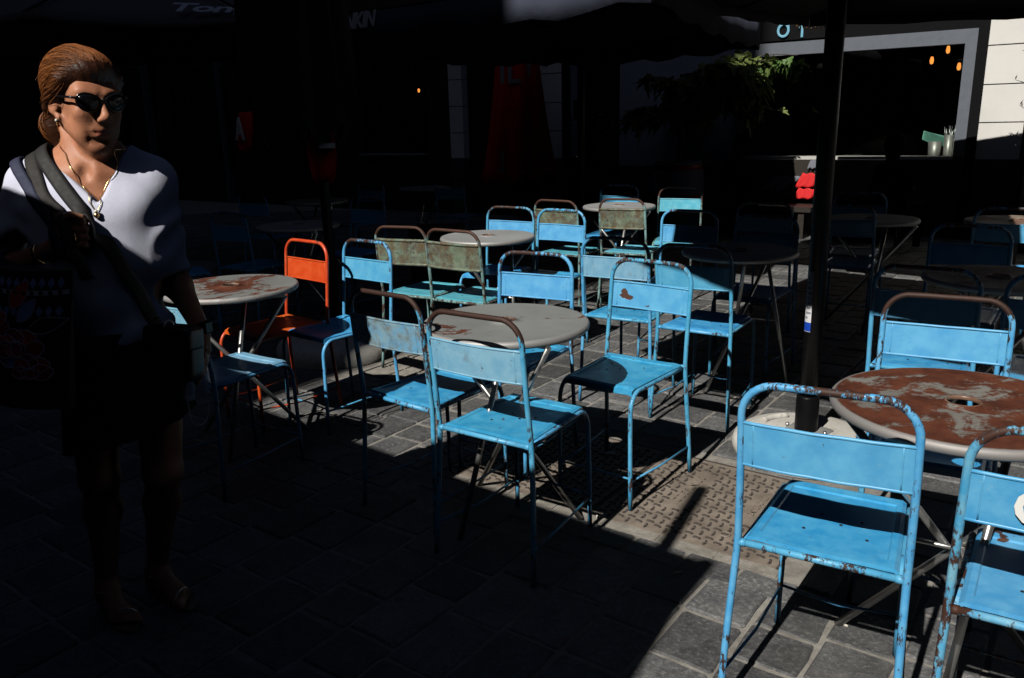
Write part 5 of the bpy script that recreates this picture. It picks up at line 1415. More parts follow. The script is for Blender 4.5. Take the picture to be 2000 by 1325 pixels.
# sweater
S = SDF((-.40, -.24, .80), (.40, .30, 1.46), .0055)
for sx in (-1, 1):
    S.cap((sx * .05, -.028, 1.362), (sx * .140, -.010, 1.306), .046, .050, .04)
S.ell((0, .0, 1.21), (.155, .110, .20), .05); S.ell((0, .012, .99), (.140, .114, .22), .05); S.cap((-.06, .0, .86), (.06, .0, .86), .100, .100, .05)
for sx in (-1, 1): S.ell((sx * .068, .046, 1.155), (.084, .066, .095), .08)
S.cap((-.088, .030, 1.215), (.088, .030, 1.215), .084, .084, .05); S.cap((-.080, .036, 1.10), (.080, .036, 1.10), .084, .084, .05)
for S_, E_, W_, t in ((SR, ER, WR_, .12), (SL, EL, WL_, .12)):
    S.cap(S_, E_, .057, .048, .04); m = [E_[i] * (1 - t) + W_[i] * t for i in range(3)]; S.cap(E_, m, .048, .050, .02)
def shirt_cut(X, D):
    x, y, z = X[..., 0], X[..., 1], X[..., 2]
    hem = (.862 + .006 * np.sin(9 * x + 2) + .004 * np.sin(17 * y)) - z
    D = np.maximum(D, hem)
    w1 = np.sin(11 * x + 7 * z + 1) + np.sin(9 * y - 13 * z + .5); w2 = np.sin(17 * x - 9 * z) + np.sin(21 * z + 8 * y)
    fold = .0072 * np.sin(27 * z + 20 * x + 1.3 * w1) * np.clip((1.10 - z) / .16, 0, 1)
    fold = fold + .0048 * np.sin(44 * (.75 * x + .6 * z) + 1.5 * w1) * np.clip((1.30 - z) / .1, 0, 1) * np.clip((z - .95) / .1, 0, 1)
    fold = fold + .0065 * np.sin(52 * z + 16 * y + 1.6 * w2) * np.clip((np.abs(x) - .13) / .04, 0, 1) * np.clip((1.26 - z) / .1, 0, 1)
    D = D + fold
    # v neck with the neck hole behind it
    v = np.abs(x + .024 * np.clip((1.37 - z) / .10, 0, 1)) - np.clip((z - 1.247) * .72, 0, .095); vcut = np.maximum(v, -y - .03)
    hole = np.sqrt((x / 1.35) ** 2 + (y + .010) ** 2) - .074
    c_ = np.minimum(np.where(z > 1.247, vcut, .05), np.where(z > 1.29, hole, .05))
    for (E_, W_) in ((ER, WR_), (EL, WL_)):
        e = np.array(E_); w = np.array(W_); d = (w - e) / np.linalg.norm(w - e); s_ = ((X - e) @ d) - .030
        near = np.linalg.norm(X - e - d * .04, axis=-1) < .10
        D = np.where(near, np.maximum(D, s_), D)
    h = np.clip(.5 - .5 * (D + c_) / .006, 0, 1); return D + (-c_ - D) * h + .006 * h * (1 - h)
SH_SOLID = S.D.copy(); S.apply(shirt_cut)
SHIRT_ME, _ = S.mesh('sweater')
def knit(name, c):
    t = NT(name); v = t.coord(False); n = t.noise(v, 9, 5, .6); f = t.noise(t.scale(v, (1, 1, 2.2)), 320, 3, .6)
    cc = t.mix(t.ramp(n, .3, .7), tuple(x * .93 for x in c), c); cc = t.mix(t.ramp(f, .45, .7, 0, .25), cc, tuple(x * .7 for x in c))
    t.b.inputs['Sheen Weight'].default_value = .15
    return t.done(cc, .9, 0, t.bump(t.math('ADD', t.math('MULTIPLY', f, .35), n), .004, .55), .2)
link('sweater', SHIRT_ME, knit('pale_blue_knit', (.66, .68, .82)), WOM)
# black shorts: cloth loft with two legs
M_BLKCLOTH = plain('black_cloth', (.011, .011, .013), .9, 0, .2, 40, .3, .15)
mb = MB(); rows = []
for k in range(12):
    t = k / 11; z = .90 - .34 * t; row = []
    for j in range(49):
        a = 2 * math.pi * j / 48; rx = .142 + .036 * t ** .7; ry = .112 + .022 * t; w = 1 + .03 * math.sin(9 * a + 1.3 + 3 * t) * t
        row.append((rx * w * math.cos(a), .005 + .02 * t * math.sin(a) * 0 + ry * w * math.sin(a) + .01 * t, z + .04 * t - .045 * t * math.cos(a)))
    rows.append(row)
mb.grid(rows); mb.grid([[(p[0] * .94, p[1] * .94, p[2] + .01) for p in r] for r in rows[-3:]], flip=True)
o = mb.build('shorts', M_BLKCLOTH, WOM); solid(o, .006)

# hair
Hs = SDF((-.14, -.20, 1.33), (.14, .19, 1.67), .004)
Hs.ell((0, -.024, .046), (.0805, .098, .0925), M=HM); Hs.ell((.0, .030, .085), (.060, .052, .034), .03, M=HM)
for sx in (-1, 1): Hs.cap((sx * .066, .030, .060), (sx * .068, -.035, -.012), .022, .022, .02, M=HM)
Hs.cap((0, -.085, -.02), (.004, -.112, -.058), .048, .036, .03, M=HM); Hs.ell((.012, -.118, -.072), (.040, .032, .046), .02, M=HM); Hs.cap((.018, -.115, -.10), (.03, -.10, -.135), .020, .008, .02, M=HM)
Hs.ell((-.004, .120, -.027), (.064, .085, .086), .012, True, M=HM); Hs.ell((0, .075, -.075), (.090, .095, .075), .012, True, M=HM)
for sx in (-1, 1): Hs.ell((sx * .088, .004, -.030), (.03, .030, .034), .01, True, M=HM)
def comb(X, D):
    q = (X - HM[1]) @ HM[0]; ang = np.arctan2(q[..., 0] + .0, q[..., 2] + .06); r = np.linalg.norm(q[..., [0, 2]], axis=-1)
    return D + .0007 * np.sin(46 * ang + 9 * np.sin(7 * q[..., 1])) + .0006 * np.sin(97 * ang + 5 * np.sin(19 * q[..., 1]))
Hs.apply(comb)
HAIR_ME, HV = Hs.mesh('hair')
def hair_mat(name, lo, hi):
    t = NT(name); v = t.coord(False); g = t.node('ShaderNodeNewGeometry')
    n = t.noise(t.scale(v, (60, 9, 60)), 3.0, 6, .6); c = t.mix(t.ramp(n, .25, .75), lo, tuple(x * .5 for x in hi))
    c = t.mix(t.math('POWER', g.outputs['Random Per Island'], 1.4), c, hi)
    return t.done(c, .40, 0, t.bump(n, .003, .6), .4)
M_HAIRB = hair_mat('auburn_hair_shell', (.020, .007, .003), (.05, .016, .006)); M_HAIR = hair_mat('auburn_hair', (.050, .014, .005), (.42, .145, .042)); hair = link('hair', HAIR_ME, M_HAIRB, WOM)
rh = random.Random(5); sb = MB(); bunp = hp((.012, -.125, -.06))
NS = 5200
_st = []; 
for k in range(NS):
    # start on the hairline or crown, comb back towards the bun along the shell
    a = rh.uniform(-1, 1) * 1.42
    _st.append(hp((.080 * math.sin(a) + rh.uniform(-.006, .006), .066 * max(0, math.cos(a)) ** .6 + rh.uniform(-.07, .012), .045 + .082 * math.cos(a) + rh.uniform(-.02, .02))))
p = np.array(_st); lift = np.array([.0002 + .0042 * rh.random() ** 2.2 for _ in range(NS)]); ph = np.array([rh.uniform(0, 6.28) for _ in range(NS)]); track = []; alive = []
back = HM[0] @ np.array((0, -1., -.15)); live = np.ones(NS, bool)
for i in range(16):
    for _ in range(3): p = p - Hs.grad(p) * (Hs.at(p) - lift)[:, None]
    track.append(p + .0008 * np.sin(ph + i * .9)[:, None] * np.array((1, .3, .6))); alive.append(live.copy())
    d = bunp - p; L = np.linalg.norm(d, axis=1); live = live & (L > .03); d = d / L[:, None]; g = Hs.grad(p)
    d = d * (.35 + .65 * i / 12) + back * max(0, .75 - .6 * i / 14); d = d - g * np.sum(d * g, 1, keepdims=True); d = d / (np.linalg.norm(d, axis=1, keepdims=True) + 1e-9); p = p + d * .0165
TR3 = np.array(track); AL = np.array(alive); nst = AL.sum(0)                      # (steps, strands, 3)
TG = np.gradient(TR3, axis=0); TG /= np.linalg.norm(TG, axis=2, keepdims=True) + 1e-9
GN = Hs.grad(TR3); SD = np.cross(TG, GN); SD /= np.linalg.norm(SD, axis=2, keepdims=True) + 1e-9
stp = np.arange(16)[:, None]; rad = (.00018 + .00052 * np.sin(np.pi * np.clip((stp + .6) / np.maximum(nst, 1), 0, 1)))[..., None] * np.array([rh.uniform(.7, 1.5) for _ in range(NS)])[None, :, None]
V3 = np.stack([TR3 + GN * rad, TR3 - SD * rad, TR3 + SD * rad], 2)                # (16, N, 3, 3)
vid = np.arange(16 * NS * 3).reshape(16, NS, 3); FF = []
okk = AL[:-1] & AL[1:] & (nst > 3)[None]
for c_ in range(3):
    d_ = (c_ + 1) % 3; FF.append(np.stack([vid[:-1, :, c_][okk], vid[:-1, :, d_][okk], vid[1:, :, d_][okk], vid[1:, :, c_][okk]], 1))
FF = np.concatenate(FF); sm_me = bpy.data.meshes.new('hair_strands'); VV = V3.reshape(-1, 3)
used = np.unique(FF); remap = np.full(len(VV), -1); remap[used] = np.arange(len(used)); FF = remap[FF]; VV = VV[used]
sm_me.vertices.add(len(VV)); sm_me.vertices.foreach_set('co', VV.ravel().astype(np.float32)); sm_me.loops.add(FF.size); sm_me.loops.foreach_set('vertex_index', FF.ravel().astype(np.int32)); sm_me.polygons.add(len(FF))
sm_me.polygons.foreach_set('loop_start', np.arange(0, FF.size, 4, dtype=np.int32)); sm_me.polygons.foreach_set('loop_total', np.full(len(FF), 4, np.int32)); sm_me.update(calc_edges=True)
sm_me.polygons.foreach_set('use_smooth', np.ones(len(sm_me.polygons), bool)); link('hair_strands', sm_me, M_HAIR, hair)
for k in range(26):   # loose hairs
    a = rh.choice((-1, 1)) * rh.uniform(1.9, 3.0); st = hp((.085 * math.sin(a) * .8, -.03 + .09 * math.cos(a) * .6, rh.uniform(.02, .13))); d = Hs.grad(st) + np.array((rh.uniform(-.6, .6), rh.uniform(-.6, .6), rh.uniform(-.5, .3)))
    st = st - Hs.grad(st) * Hs.at(st); L = rh.uniform(.008, .022); sb.tube([st, st + d * L * .5, st + d * L + np.array((0, 0, -.01))], [.0003, .00025, .00015], 3, False)
for k in range(70):   # wisps round the bun
    a = rh.uniform(0, 6.28); r_ = rh.uniform(.028, .044); c = np.array((.012, -.12, -.072)); pts = [hp(c + np.array((r_ * math.cos(a + t), -.012 + rh.uniform(-.004, .004) - .02 * math.sin(t), r_ * 1.15 * math.sin(a + t)))) for t in np.linspace(0, rh.uniform(1.2, 2.6), 9)]; sb.tube(pts, .0008, 3, False)
sb.build('loose_hairs', M_HAIR, hair, kind='stuff')

# surface used to lay straps and jewellery on
def surf(p): return np.minimum(B.at(p), S.at(p))
def lay(p, d, it=5):
    p = np.array(p, float)
    for _ in range(it):
        use = S if S.at(p) < B.at(p) else B; p = p - use.grad(p) * (surf(p) - d)
    return p, (S if S.at(p) < B.at(p) else B).grad(p)
def strap(name, pts, width, mat, parent, d=.004, thick=.003, n=34, laid=True, wdir=None):
    P = [np.array(p, float) for p in pts]; out = []; seg = len(P) - 1
    for i in range(n + 1):
        t = i / n * seg; k = min(int(t), seg - 1); f = t - k; p0, p1, p2, p3 = P[max(k - 1, 0)], P[k], P[k + 1], P[min(k + 2, seg)]
        q = .5 * (2 * p1 + (p2 - p0) * f + (2 * p0 - 5 * p1 + 4 * p2 - p3) * f * f + (3 * p1 - p0 - 3 * p2 + p3) * f ** 3); out.append(q)
    if laid: L = [lay(q, d) for q in out]; out = [l[0] for l in L]; nr = [l[1] for l in L]
    rows = []
    for i, q in enumerate(out):
        tn = out[min(i + 1, n)] - out[max(i - 1, 0)]; tn = tn / (np.linalg.norm(tn) + 1e-9); nn = nr[i] if laid else np.array(wdir, float); s_ = np.cross(tn, nn); s_ = s_ / (np.linalg.norm(s_) + 1e-9) * width / 2
        rows.append([tuple(q - s_), tuple(q - s_ * .5 + nn * .001), tuple(q + nn * .0015), tuple(q + s_ * .5 + nn * .001), tuple(q + s_)])
    mb = MB(); mb.grid(rows); o = mb.build(name, mat, parent); solid(o, thick, 1.0 if laid else 0.0); return o, out
M_WEB = plain('black_webbing', (.012, .011, .011), .7, 0, .15, 80, .4); M_NAVYW = plain('navy_webbing', (.022, .027, .062), .75, 0, .2, 90, .5); M_LEATHER = plain('black_leather', (.010, .010, .011), .38, 0, .2, 60, .5)
M_GOLD = plain('gold', (.75, .50, .22), .25, 1.0, .05); M_PEARL = plain('pearl', (.75, .72, .66), .2, 0, .03); M_DARKGL = plain('sunglass_black', (.006, .006, .008), .16, 0, .1, spec=.3)
# sunglasses
SG = empty('sunglasses', PW, PH, 'round black sunglasses worn by the woman', 'sunglasses')
for sx in (-1, 1):
    lens = MB(); rows = []
    def lp(a, f): 
        rx, rz = .0265 * f, .0235 * f; x = rx * math.cos(a) * (1 + .08 * math.sin(a)); z = rz * (math.sin(a) if math.sin(a) < 0 else .78 * math.sin(a)) + .005 * math.cos(a) * f * max(0, math.sin(a)) + .0015; return hp((sx * (.0335 + x), .101 - .012 * ((.0335 + x) / .06) ** 2 - .004 * f * f, .0115 + z))
    lens.grid([[tuple(lp(2 * math.pi * j / 28, f)) for j in range(29)] for f in (.02, .35, .7, 1.0)]); o = lens.build('lens', M_DARKGL, SG); solid(o, .0022)
    fr = MB(); fr.tube([lp(2 * math.pi * j / 32, 1.02) for j in range(32)], .0026, 8, closed=True); fr.build('rim', M_DARKGL, SG)
    tm_ = MB(); tm_.tube([hp((sx * .060, .094, .021)), hp((sx * .0735, .075, .022)), hp((sx * .0785, .03, .020)), hp((sx * .080, -.005, .018)), hp((sx * .077, -.022, .0))], [.0035, .003, .0026, .0024, .002], 8); tm_.build('temple', M_DARKGL, SG)
bb = MB(); bb.tube([hp((-.0085, .1035, .017)), hp((0, .1055, .0195)), hp((.0085, .1035, .017))], .0024, 8); bb.build('bridge', M_DARKGL, SG)
# jewellery
for sx in (-1, 1):
    e = MB(); c = hp((sx * .0775, .007, -.040)); e.lathe([(.0001, -.0042), (.003, -.003), (.0042, 0), (.003, .003), (.0001, .0042)], 10, c); e.build('earring', M_PEARL, WOM)
    e = MB(); e.tube([c + np.array((.0, .0035 * math.cos(t), -.016 + .010 * math.sin(t))) for t in np.linspace(1.2, 7.2, 16)], .0011, 6); e.build('earring', M_GOLD, WOM)
ch = MB(); cps = []
for t in np.linspace(-1, 1, 41):
    x = .068 * t; z = 1.226 + .150 * abs(t) ** 1.25; cps.append(lay((x - .022, .13 - .07 * abs(t), z), .0035)[0])
for sx in (-1, 1):
    side = [lay((sx * .072 - .018, .035, 1.385), .003)[0], lay((sx * .070 - .012, -.01, 1.400), .003)[0], lay((sx * .050 - .01, -.05, 1.405), .003)[0]]
    cps = (side[::-1] + cps) if sx < 0 else (cps + side)
ch.tube(cps, .0011, 6, False)
for p in cps[::1]: ch.lathe([(.0001, -.0016), (.0016, 0), (.0001, .0016)], 6, p)
ch.build('necklace', M_GOLD, WOM); pn = MB(); c = cps[23] + np.array((0, .004, -.008)); pn.lathe([(.0001, -.0085), (.006, -.005), (.0078, 0), (.006, .005), (.0001, .0085)], 14, c); pd = pn.build('pendant', M_GOLD, WOM)
pn = MB(); pn.lathe([(.0001, -.005), (.0037, -.003), (.0048, 0), (.0037, .003), (.0001, .005)], 12, c + np.array((0, .002, .010))); pn.build('pendant', M_PEARL, WOM)
def band(name, c, ax, r, w, mat, parent, dots=0):
    ax = np.array(ax, float); ax /= np.linalg.norm(ax); u = np.cross(ax, (0, 0, 1.)); u /= np.linalg.norm(u); v = np.cross(ax, u); mb = MB()
    ring = lambda o, rr: [tuple(np.array(c) + ax * o + (u * math.cos(t) + v * math.sin(t)) * rr) for t in np.linspace(0, 2 * math.pi, 29)]
    mb.grid([ring(-w / 2, r), ring(-w / 2, r + .003), ring(w / 2, r + .003), ring(w / 2, r)]); return mb.build(name, mat, parent)
fa = np.array(WR_) - np.array(ER); band('bracelet', np.array(WR_) - fa * .16, fa, .0285, .014, M_GOLD, WOM)
fl_ = np.array(WL_) - np.array(EL); wt = band('watch', np.array(WL_) - fl_ * .05, fl_, .0265, .020, M_BLK, WOM)
wm = MB(); wc = np.array(WL_) - fl_ * .05; ad = np.array((-.75, .62, .1)); ad /= np.linalg.norm(ad); wm.box(tuple(wc + ad * .030), (.012, .030, .034), rot=math.atan2(ad[1], ad[0]), bev=.003); wm.build('watch_case', M_DARKGL, wt)
band('ring', np.array(pc) + (-.030, .022, -.006), (-1, .4, 0), .0102, .004, M_GOLD, WOM)
def superbox(a, b, c, e=.35):
    mb = MB(); f = lambda w, q: math.copysign(abs(w) ** q, w)
    mb.grid([[(a * f(math.cos(v), e) * f(math.cos(u), e), b * f(math.cos(v), e) * f(math.sin(u), e), c * f(math.sin(v), e)) for u in np.linspace(0, 2 * math.pi, 41)] for v in np.linspace(-math.pi / 2, math.pi / 2, 21)]); return mb
# crossbody bag
CB = empty('crossbody_bag', PW, PH, 'small black crossbody bag on the woman hip with wide dark strap', 'bag')
strap('strap', [(.06, -.13, 1.15), (.095, -.12, 1.27), (.108, -.08, 1.345), (.110, -.02, 1.388), (.098, .04, 1.358), (.040, .13, 1.275), (-.022, .16, 1.18), (-.068, .16, 1.08), (-.106, .15, .99), (-.135, .13, .935), (-.150, .12, .905)], .036, M_WEB, CB, .0045, .003, 46)
cbp = np.array((-.158, .125, .835)); mb = superbox(.032, .080, .075); o = mb.build('bag_body', M_LEATHER, CB); o.location = cbp; o.rotation_euler = (0, R(-6), R(55))
mb = superbox(.036, .084, .036); o2 = mb.build('flap', M_LEATHER, CB); o2.location = cbp + (0, 0, .045); o2.rotation_euler = (0, R(-6), R(55))
mb = MB(); q = np.array((-.155, .140, .915)); mb.tube([q + (.014 * math.cos(t) * .8, .014 * math.cos(t) * .5, .016 * math.sin(t)) for t in np.linspace(0, 6.0, 14)], .0028, 6); mb.tube([q + (0, 0, -.016), q + (-.006, .004, -.05)], .004, 6); mb.build('buckle', M_STEEL, CB)
# tote bag hanging from her right shoulder
TBG = empty('tote_bag', PW, PH, 'dark tote bag printed with red flowers under the woman arm', 'bag')
TC = np.array((.205, .14, .945)); tx = np.array((-.78, .60, -.10)); tx /= np.linalg.norm(tx); tn_ = np.array((.60, .78, .06)); tn_ -= tx * (tn_ @ tx); tn_ /= np.linalg.norm(tn_); tz = np.cross(tx, tn_); tz *= np.sign(tz[2])
def tp(u, v, off=0.0, front=True):
    b = .055 * (1 - abs(u / .19) ** 2.4) * (1 - .55 * (v / .19)) * (1 if abs(u) < .19 else 0) + .004; b = max(b, .004); b += .005 * math.sin(14 * u + 9 * v)
    w = 1 + .06 * (v / .19)
    return TC + tx * u * w + tz * (v - .02 * (1 - (u / .19) ** 2) * (v > 0)) + tn_ * ((b + off) if front else -(b + off))
mb = MB(); us = np.linspace(-.19, .19, 21); vs_ = np.linspace(-.18, .18, 17)
mb.grid([[tuple(tp(u, v)) for u in us] for v in vs_]); mb.grid([[tuple(tp(u, v, 0, False)) for u in us] for v in vs_], flip=True)
edge = [(u, -.18) for u in us] + [(.19, v) for v in vs_] + [(u, .18) for u in us[::-1]] + [(-.19, v) for v in vs_[::-1]]
mb.grid([[tuple(tp(u, v)) for u, v in edge], [tuple(tp(u, v, 0, False)) for u, v in edge]])
M_TOTE = plain('dark_tote_canvas', (.020, .014, .020), .85, 0, .3, 12, .3); M_TOTE_R = plain('wine_canvas', (.16, .02, .03), .85, 0, .3); tote = mb.build('bag_body', M_TOTE, TBG)
def decal(name, outline, mat, off, parent=tote):
    cu, cv = sum(p[0] for p in outline) / len(outline), sum(p[1] for p in outline) / len(outline); mb = MB(); n = len(outline)
    rings = [[tuple(tp(cu + (u - cu) * f, cv + (v - cv) * f, off)) for u, v in outline + outline[:1]] for f in (.02, .35, .7, 1.0)]; mb.grid(rings); o = mb.build(name, mat, parent); return o
M_PET = plain('red_print', (.72, .045, .06), .8, 0, .5, 40); M_PET2 = plain('dark_red_print', (.45, .03, .045), .8, 0, .4, 40); M_LEAFB = plain('blue_print_leaf', (.28, .36, .66), .8, 0, .3, 50); M_LEAFK = plain('ink_print', (.008, .008, .014), .8); M_OUT = plain('pale_outline', (.70, .64, .74), .8)
def outline_leaf(u, v, L, w, a):
    pts = [(t * L, w * math.sin(math.pi * t ** .85)) for t in np.linspace(0, 1, 9)] + [(t * L, -w * math.sin(math.pi * t ** .85)) for t in np.linspace(1, 0, 9)[1:-1]]
    return [(u + x * math.cos(a) - y * math.sin(a), v + x * math.sin(a) + y * math.cos(a)) for x, y in pts]
def rimmed(pts, mat, off):
    decal('printed_petal', pts, mat, off); mb = MB(); mb.tube([tp(u, v, off + .0003) for u, v in pts], .0012, 4, closed=True); mb.build('printed_outline', M_OUT, tote)
for k, (u, v, L, w, a, mt) in enumerate(((.045, .085, .085, .022, 1.05, M_PET), (.07, .055, .07, .020, .95, M_LEAFB), (-.02, .06, .075, .024, 2.1, M_LEAFK), (.10, .035, .09, .020, .25, M_LEAFK), (-.06, -.01, .085, .028, 1.75, M_LEAFB), (.02, -.045, .08, .026, -.25, M_LEAFB), (-.06, -.11, .085, .027, -1.15, M_LEAFB), (-.10, -.02, .07, .022, 2.7, M_LEAFK), (.0, -.01, .08, .025, -.9, M_LEAFK))):
    rimmed(outline_leaf(u, v, L, w, a), mt, .0015 + .0002 * k)
def rose(cu, cv, r, seed, off):
    rr = random.Random(seed)
    for i in range(7):
        a = i * .9 + rr.uniform(-.2, .2); q = r * (.55 if i < 5 else .2); s_ = r * (.55 - .035 * i)
        rimmed([(cu + q * math.cos(a) + s_ * math.cos(t) * (1 + .12 * math.sin(3 * t + i)), cv + q * math.sin(a) + s_ * .85 * math.sin(t)) for t in np.linspace(0, 2 * math.pi, 15)[:-1]], M_PET if i % 2 else M_PET2, off + .0003 * i)
rose(.075, -.02, .062, 1, .0035); rose(-.055, -.075, .064, 2, .0035); rose(.0, .04, .045, 3, .0035); rose(.115, -.08, .045, 4, .0035)
for i, (v0, v1, mt) in enumerate(((.120, .132, M_OUT), (.098, .106, M_TOTE_R))):
    decal('printed_band', [(u, v1) for u in np.linspace(-.02, .185, 9)] + [(u, v0) for u in np.linspace(.185, -.02, 9)], mt, .001 + .0004 * i)
for k in range(9):
    u = -.01 + k * .022; decal('printed_diamond', [(u, .165), (u + .009, .150), (u, .135), (u - .009, .150)], M_LEAFB, .001); decal('printed_diamond', [(u, .094), (u + .009, .080), (u, .066), (u - .009, .080)], M_LEAFB, .001); decal('printed_tick', [(u - .006, .1305), (u + .004, .1305), (u + .006, .1215), (u - .004, .1215)], M_LEAFK, .0016)
lab = [(-.155, .052), (-.055, .045), (-.058, .005), (-.158, .012)]; decal('cloth_label', lab, plain('label_cloth', (.75, .74, .80), .8), .006)
def tote_text(body, size, u, v): 
    o_ = tp(u, v, .0085); e = tp(u + .03, v - .002, .0085) - o_
    return put_text('label_lettering', text_mesh(body, size, .0005), M_LEAFK, o_, e, tz, tote)
tote_text('Fragonard', .024, -.106, .034); tote_text('France', .012, -.106, .016)
st1, _ = strap('strap', [tp(.06, .18, -.02), (.085, .185, 1.11), (.078, .175, 1.185), (.135, .11, 1.285), (.183, .035, 1.375), (.186, -.03, 1.385), (.185, -.10, 1.32), (.19, -.12, 1.22), (.24, -.08, 1.13), tp(-.06, .17, -.03)], .027, M_NAVYW, TBG, .0055, .003, 40)
st2, _ = strap('strap', [(.10, -.13, 1.15), (.13, -.12, 1.27), (.146, -.08, 1.35), (.143, -.03, 1.402), (.138, .035, 1.375), (.105, .115, 1.28), (.062, .155, 1.225), (.045, .17, 1.16), (.03, .175, 1.06)], .032, plain('brown_black_webbing', (.018, .015, .013), .75, 0, .2, 90, .4), CB, .003, .003, 42)
# face mask pinched in the left hand
FM = empty('face_mask', PW, PH, 'pale blue pleated face mask dangling from the woman hand', 'face mask'); mp = np.array(MASK_P); ex_ = np.array((.55, .80, .05)); ex_ /= np.linalg.norm(ex_); nz_ = np.array((.80, -.55, 0.)) * -1
mb = MB(); rows = []
for i in range(10):
    t = i / 9; rows.append([tuple(mp + np.array((0, 0, -.10 * t + .006)) + ex_ * ((s - .42) * (.030 + .062 * min(1, t * 1.6))) + nz_ * (.007 * math.sin(9 * s + .5) * (.4 + t) + .004 * math.sin(20 * t))) for s in np.linspace(0, 1, 15)])
mb.grid(rows); o = mb.build('pleated_cloth', plain('mask_cloth', (.78, .82, .90), .85, 0, .05, 60, .3), FM); solid(o, .002)
lo_ = mp + np.array((0, 0, -.094)) + ex_ * -.034; hi_ = mp + np.array((0, 0, -.094)) + ex_ * .046
mb = MB(); mb.tube([lo_ * (1 - t) + hi_ * t + np.array((0, 0, -.085 * math.sin(math.pi * t) ** .7)) + ex_ * (-.012 * math.sin(2 * math.pi * t)) for t in np.linspace(0, 1, 22)], .0014, 6); mb.build('ear_loop', M_WHITE, FM)
# sandals
M_SOLE = plain('sandal_sole', (.16, .12, .09), .6); M_SSTR = plain('metallic_strap', (.55, .46, .38), .3, .6)
for sx, hl_, to_, lab_ in ((1, (.168, -.082), (.066, .104), 0), (-1, (.036, -.126), (-.120, .080), 1)):
    hl_ = np.array((*hl_, .0)); to_ = np.array((*to_, .0)); dv = (to_ - hl_) / np.linalg.norm(to_ - hl_); sd = np.array((dv[1], -dv[0], 0)) * sx
    mb = MB(); ol = []
    for t in np.linspace(0, 2 * math.pi, 33)[:-1]:
        y = .122 * math.cos(t); w = .030 + .012 * (y > 0) * min(1, y / .08) ; ol.append(hl_ + dv * (.105 + y * 1.03) + sd * (w * math.sin(t)))
    mb.add([tuple(p) for p in ol] + [tuple(p + np.array((0, 0, .012))) for p in ol], [tuple(range(31, -1, -1)), tuple(range(32, 64))] + [(i, (i + 1) % 32, 32 + (i + 1) % 32, 32 + i) for i in range(32)])
    sl_ = mb.build('sandal', M_SOLE, WOM)
    for t_, w_ in ((.150, .043), (.172, .041)):
        mb = MB(); mb.tube([hl_ + dv * (t_ - .012 * s) + sd * (w_ * s) + np.array((0, 0, .014 + .042 * math.cos(s * math.pi / 2) ** .7)) for s in np.linspace(-1, 1, 13)], .0035, 6); mb.build('sandal_strap', M_SSTR, sl_)
    mb = MB(); mb.tube([hl_ + dv * .05 + sd * (.036 * s) + np.array((0, 0, .075)) + dv * (.045 * math.cos(s * math.pi / 2)) for s in np.linspace(-1, 1, 11)], .003, 6); mb.build('sandal_strap', M_SSTR, sl_)

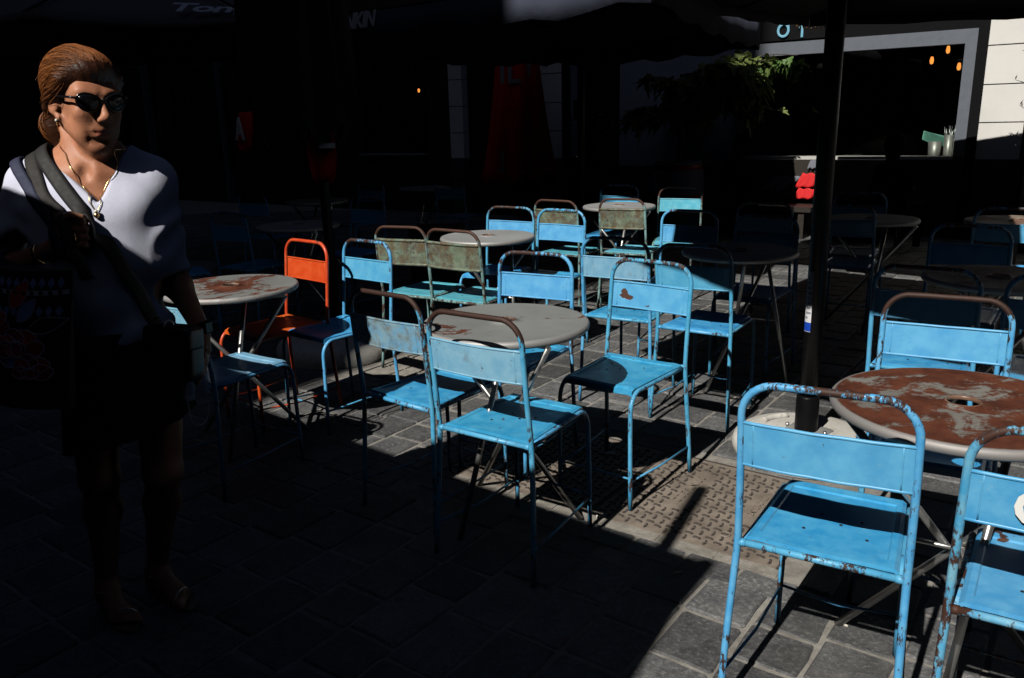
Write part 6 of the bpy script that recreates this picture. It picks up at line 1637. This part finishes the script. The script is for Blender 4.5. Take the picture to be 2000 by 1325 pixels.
# ------------------------------------------------------------------ two guests sitting deep in the shade
def guest(label, loc, rz, top, skirt, hairc):
    G = SDF((-.30, -.30, -.01), (.30, .55, 1.32), .0115); r = empty('person', loc, rz, label, 'person', 'guests sitting in the shade by the window')
    G.ell((0, .0, .62), (.17, .12, .19), .04); G.ell((0, .02, .82), (.16, .11, .19), .05); G.cap((-.15, .0, .93), (.15, .0, .93), .055, .055, .04); G.cap((0, 0, .95), (0, .01, 1.06), .05, .046, .03)
    G.ell((0, .005, 1.18), (.075, .092, .105), .02); G.ell((0, .035, 1.12), (.055, .06, .075), .02); G.cap((0, .09, 1.17), (0, .108, 1.135), .010, .013, .012)
    for sx in (-1, 1):
        G.cap((sx * .17, 0, .92), (sx * .22, -.02, .68), .045, .038, .03); G.cap((sx * .22, -.02, .68), (sx * .12, .22, .70), .036, .026, .02); G.cap((sx * .12, .22, .70), (sx * .06, .27, .72), .024, .020, .02)
        for i in range(4): G.cap((sx * (.07 + .012 * i), .27, .715), (sx * (.02 + .012 * i), .30, .70), .011, .009, .006)
        G.cap((sx * .09, .0, .50), (sx * .10, .42, .50), .085, .060, .04); G.cap((sx * .10, .42, .50), (sx * .10, .38, .08), .058, .036, .03); G.cap((sx * .10, .37, .05), (sx * .11, .52, .035), .036, .030, .02)
    me, V = G.mesh('body'); t = NT('guest_shade_dark_body'); g = t.node('ShaderNodeTexCoord'); sx_ = t.node('ShaderNodeSeparateXYZ'); t.put(sx_.inputs[0], g.outputs['Object'])
    c = t.mix(t.ramp(sx_.outputs[2], .985, .99), top, (.022, .010, .008)); c = t.mix(t.ramp(sx_.outputs[2], .555, .56), skirt, c); fy = t.math('MULTIPLY', t.ramp(sx_.outputs[1], .10, .105), t.ramp(sx_.outputs[2], .62, .625)); c = t.mix(fy, c, (.022, .010, .008))  # near-black skin and clothes, deep shade put into the colour
    link('body', me, t.done(c, .95, 0, None, .03), r); hh = SDF((-.14, -.17, .95), (.14, .17, 1.36), .009); hh.ell((0, -.02, 1.20), (.096, .112, .118)); hh.cap((0, -.06, 1.17), (0, -.05, 1.03), .075, .055, .03); hh.ell((0, .115, 1.14), (.075, .085, .09), .01, True)
    link('hair', hh.mesh('hair')[0], plain('guest_shade_dark_hair', tuple(x * .4 for x in hairc), .95, spec=.03), r); return r  # hair colour scaled down to sink into the painted shade
_a = FA(-1.40, 0, .52); _f = math.atan2(-NF.y, -NF.x) - math.pi / 2
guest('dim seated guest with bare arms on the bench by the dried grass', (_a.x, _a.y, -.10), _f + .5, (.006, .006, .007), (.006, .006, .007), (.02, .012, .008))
_a = FA(.44, 0, 1.05)
st2_ = empty('stool', (_a.x, _a.y, 0), _f, 'dark stool carrying the guest before the window pots', 'stool'); mb = MB(); mb.lathe([(.0001, .34), (.17, .34), (.17, .30), (.0001, .30)], 24); mb.build('seat', M_DARK_WOOD, st2_)
for k in range(4):
    mb = MB(); mb.tube([(.12 * math.cos(k * 1.571 + .78), .12 * math.sin(k * 1.571 + .78), .30), (.16 * math.cos(k * 1.571 + .78), .16 * math.sin(k * 1.571 + .78), 0)], .014, 8); mb.build('leg', M_DARK_WOOD, st2_)
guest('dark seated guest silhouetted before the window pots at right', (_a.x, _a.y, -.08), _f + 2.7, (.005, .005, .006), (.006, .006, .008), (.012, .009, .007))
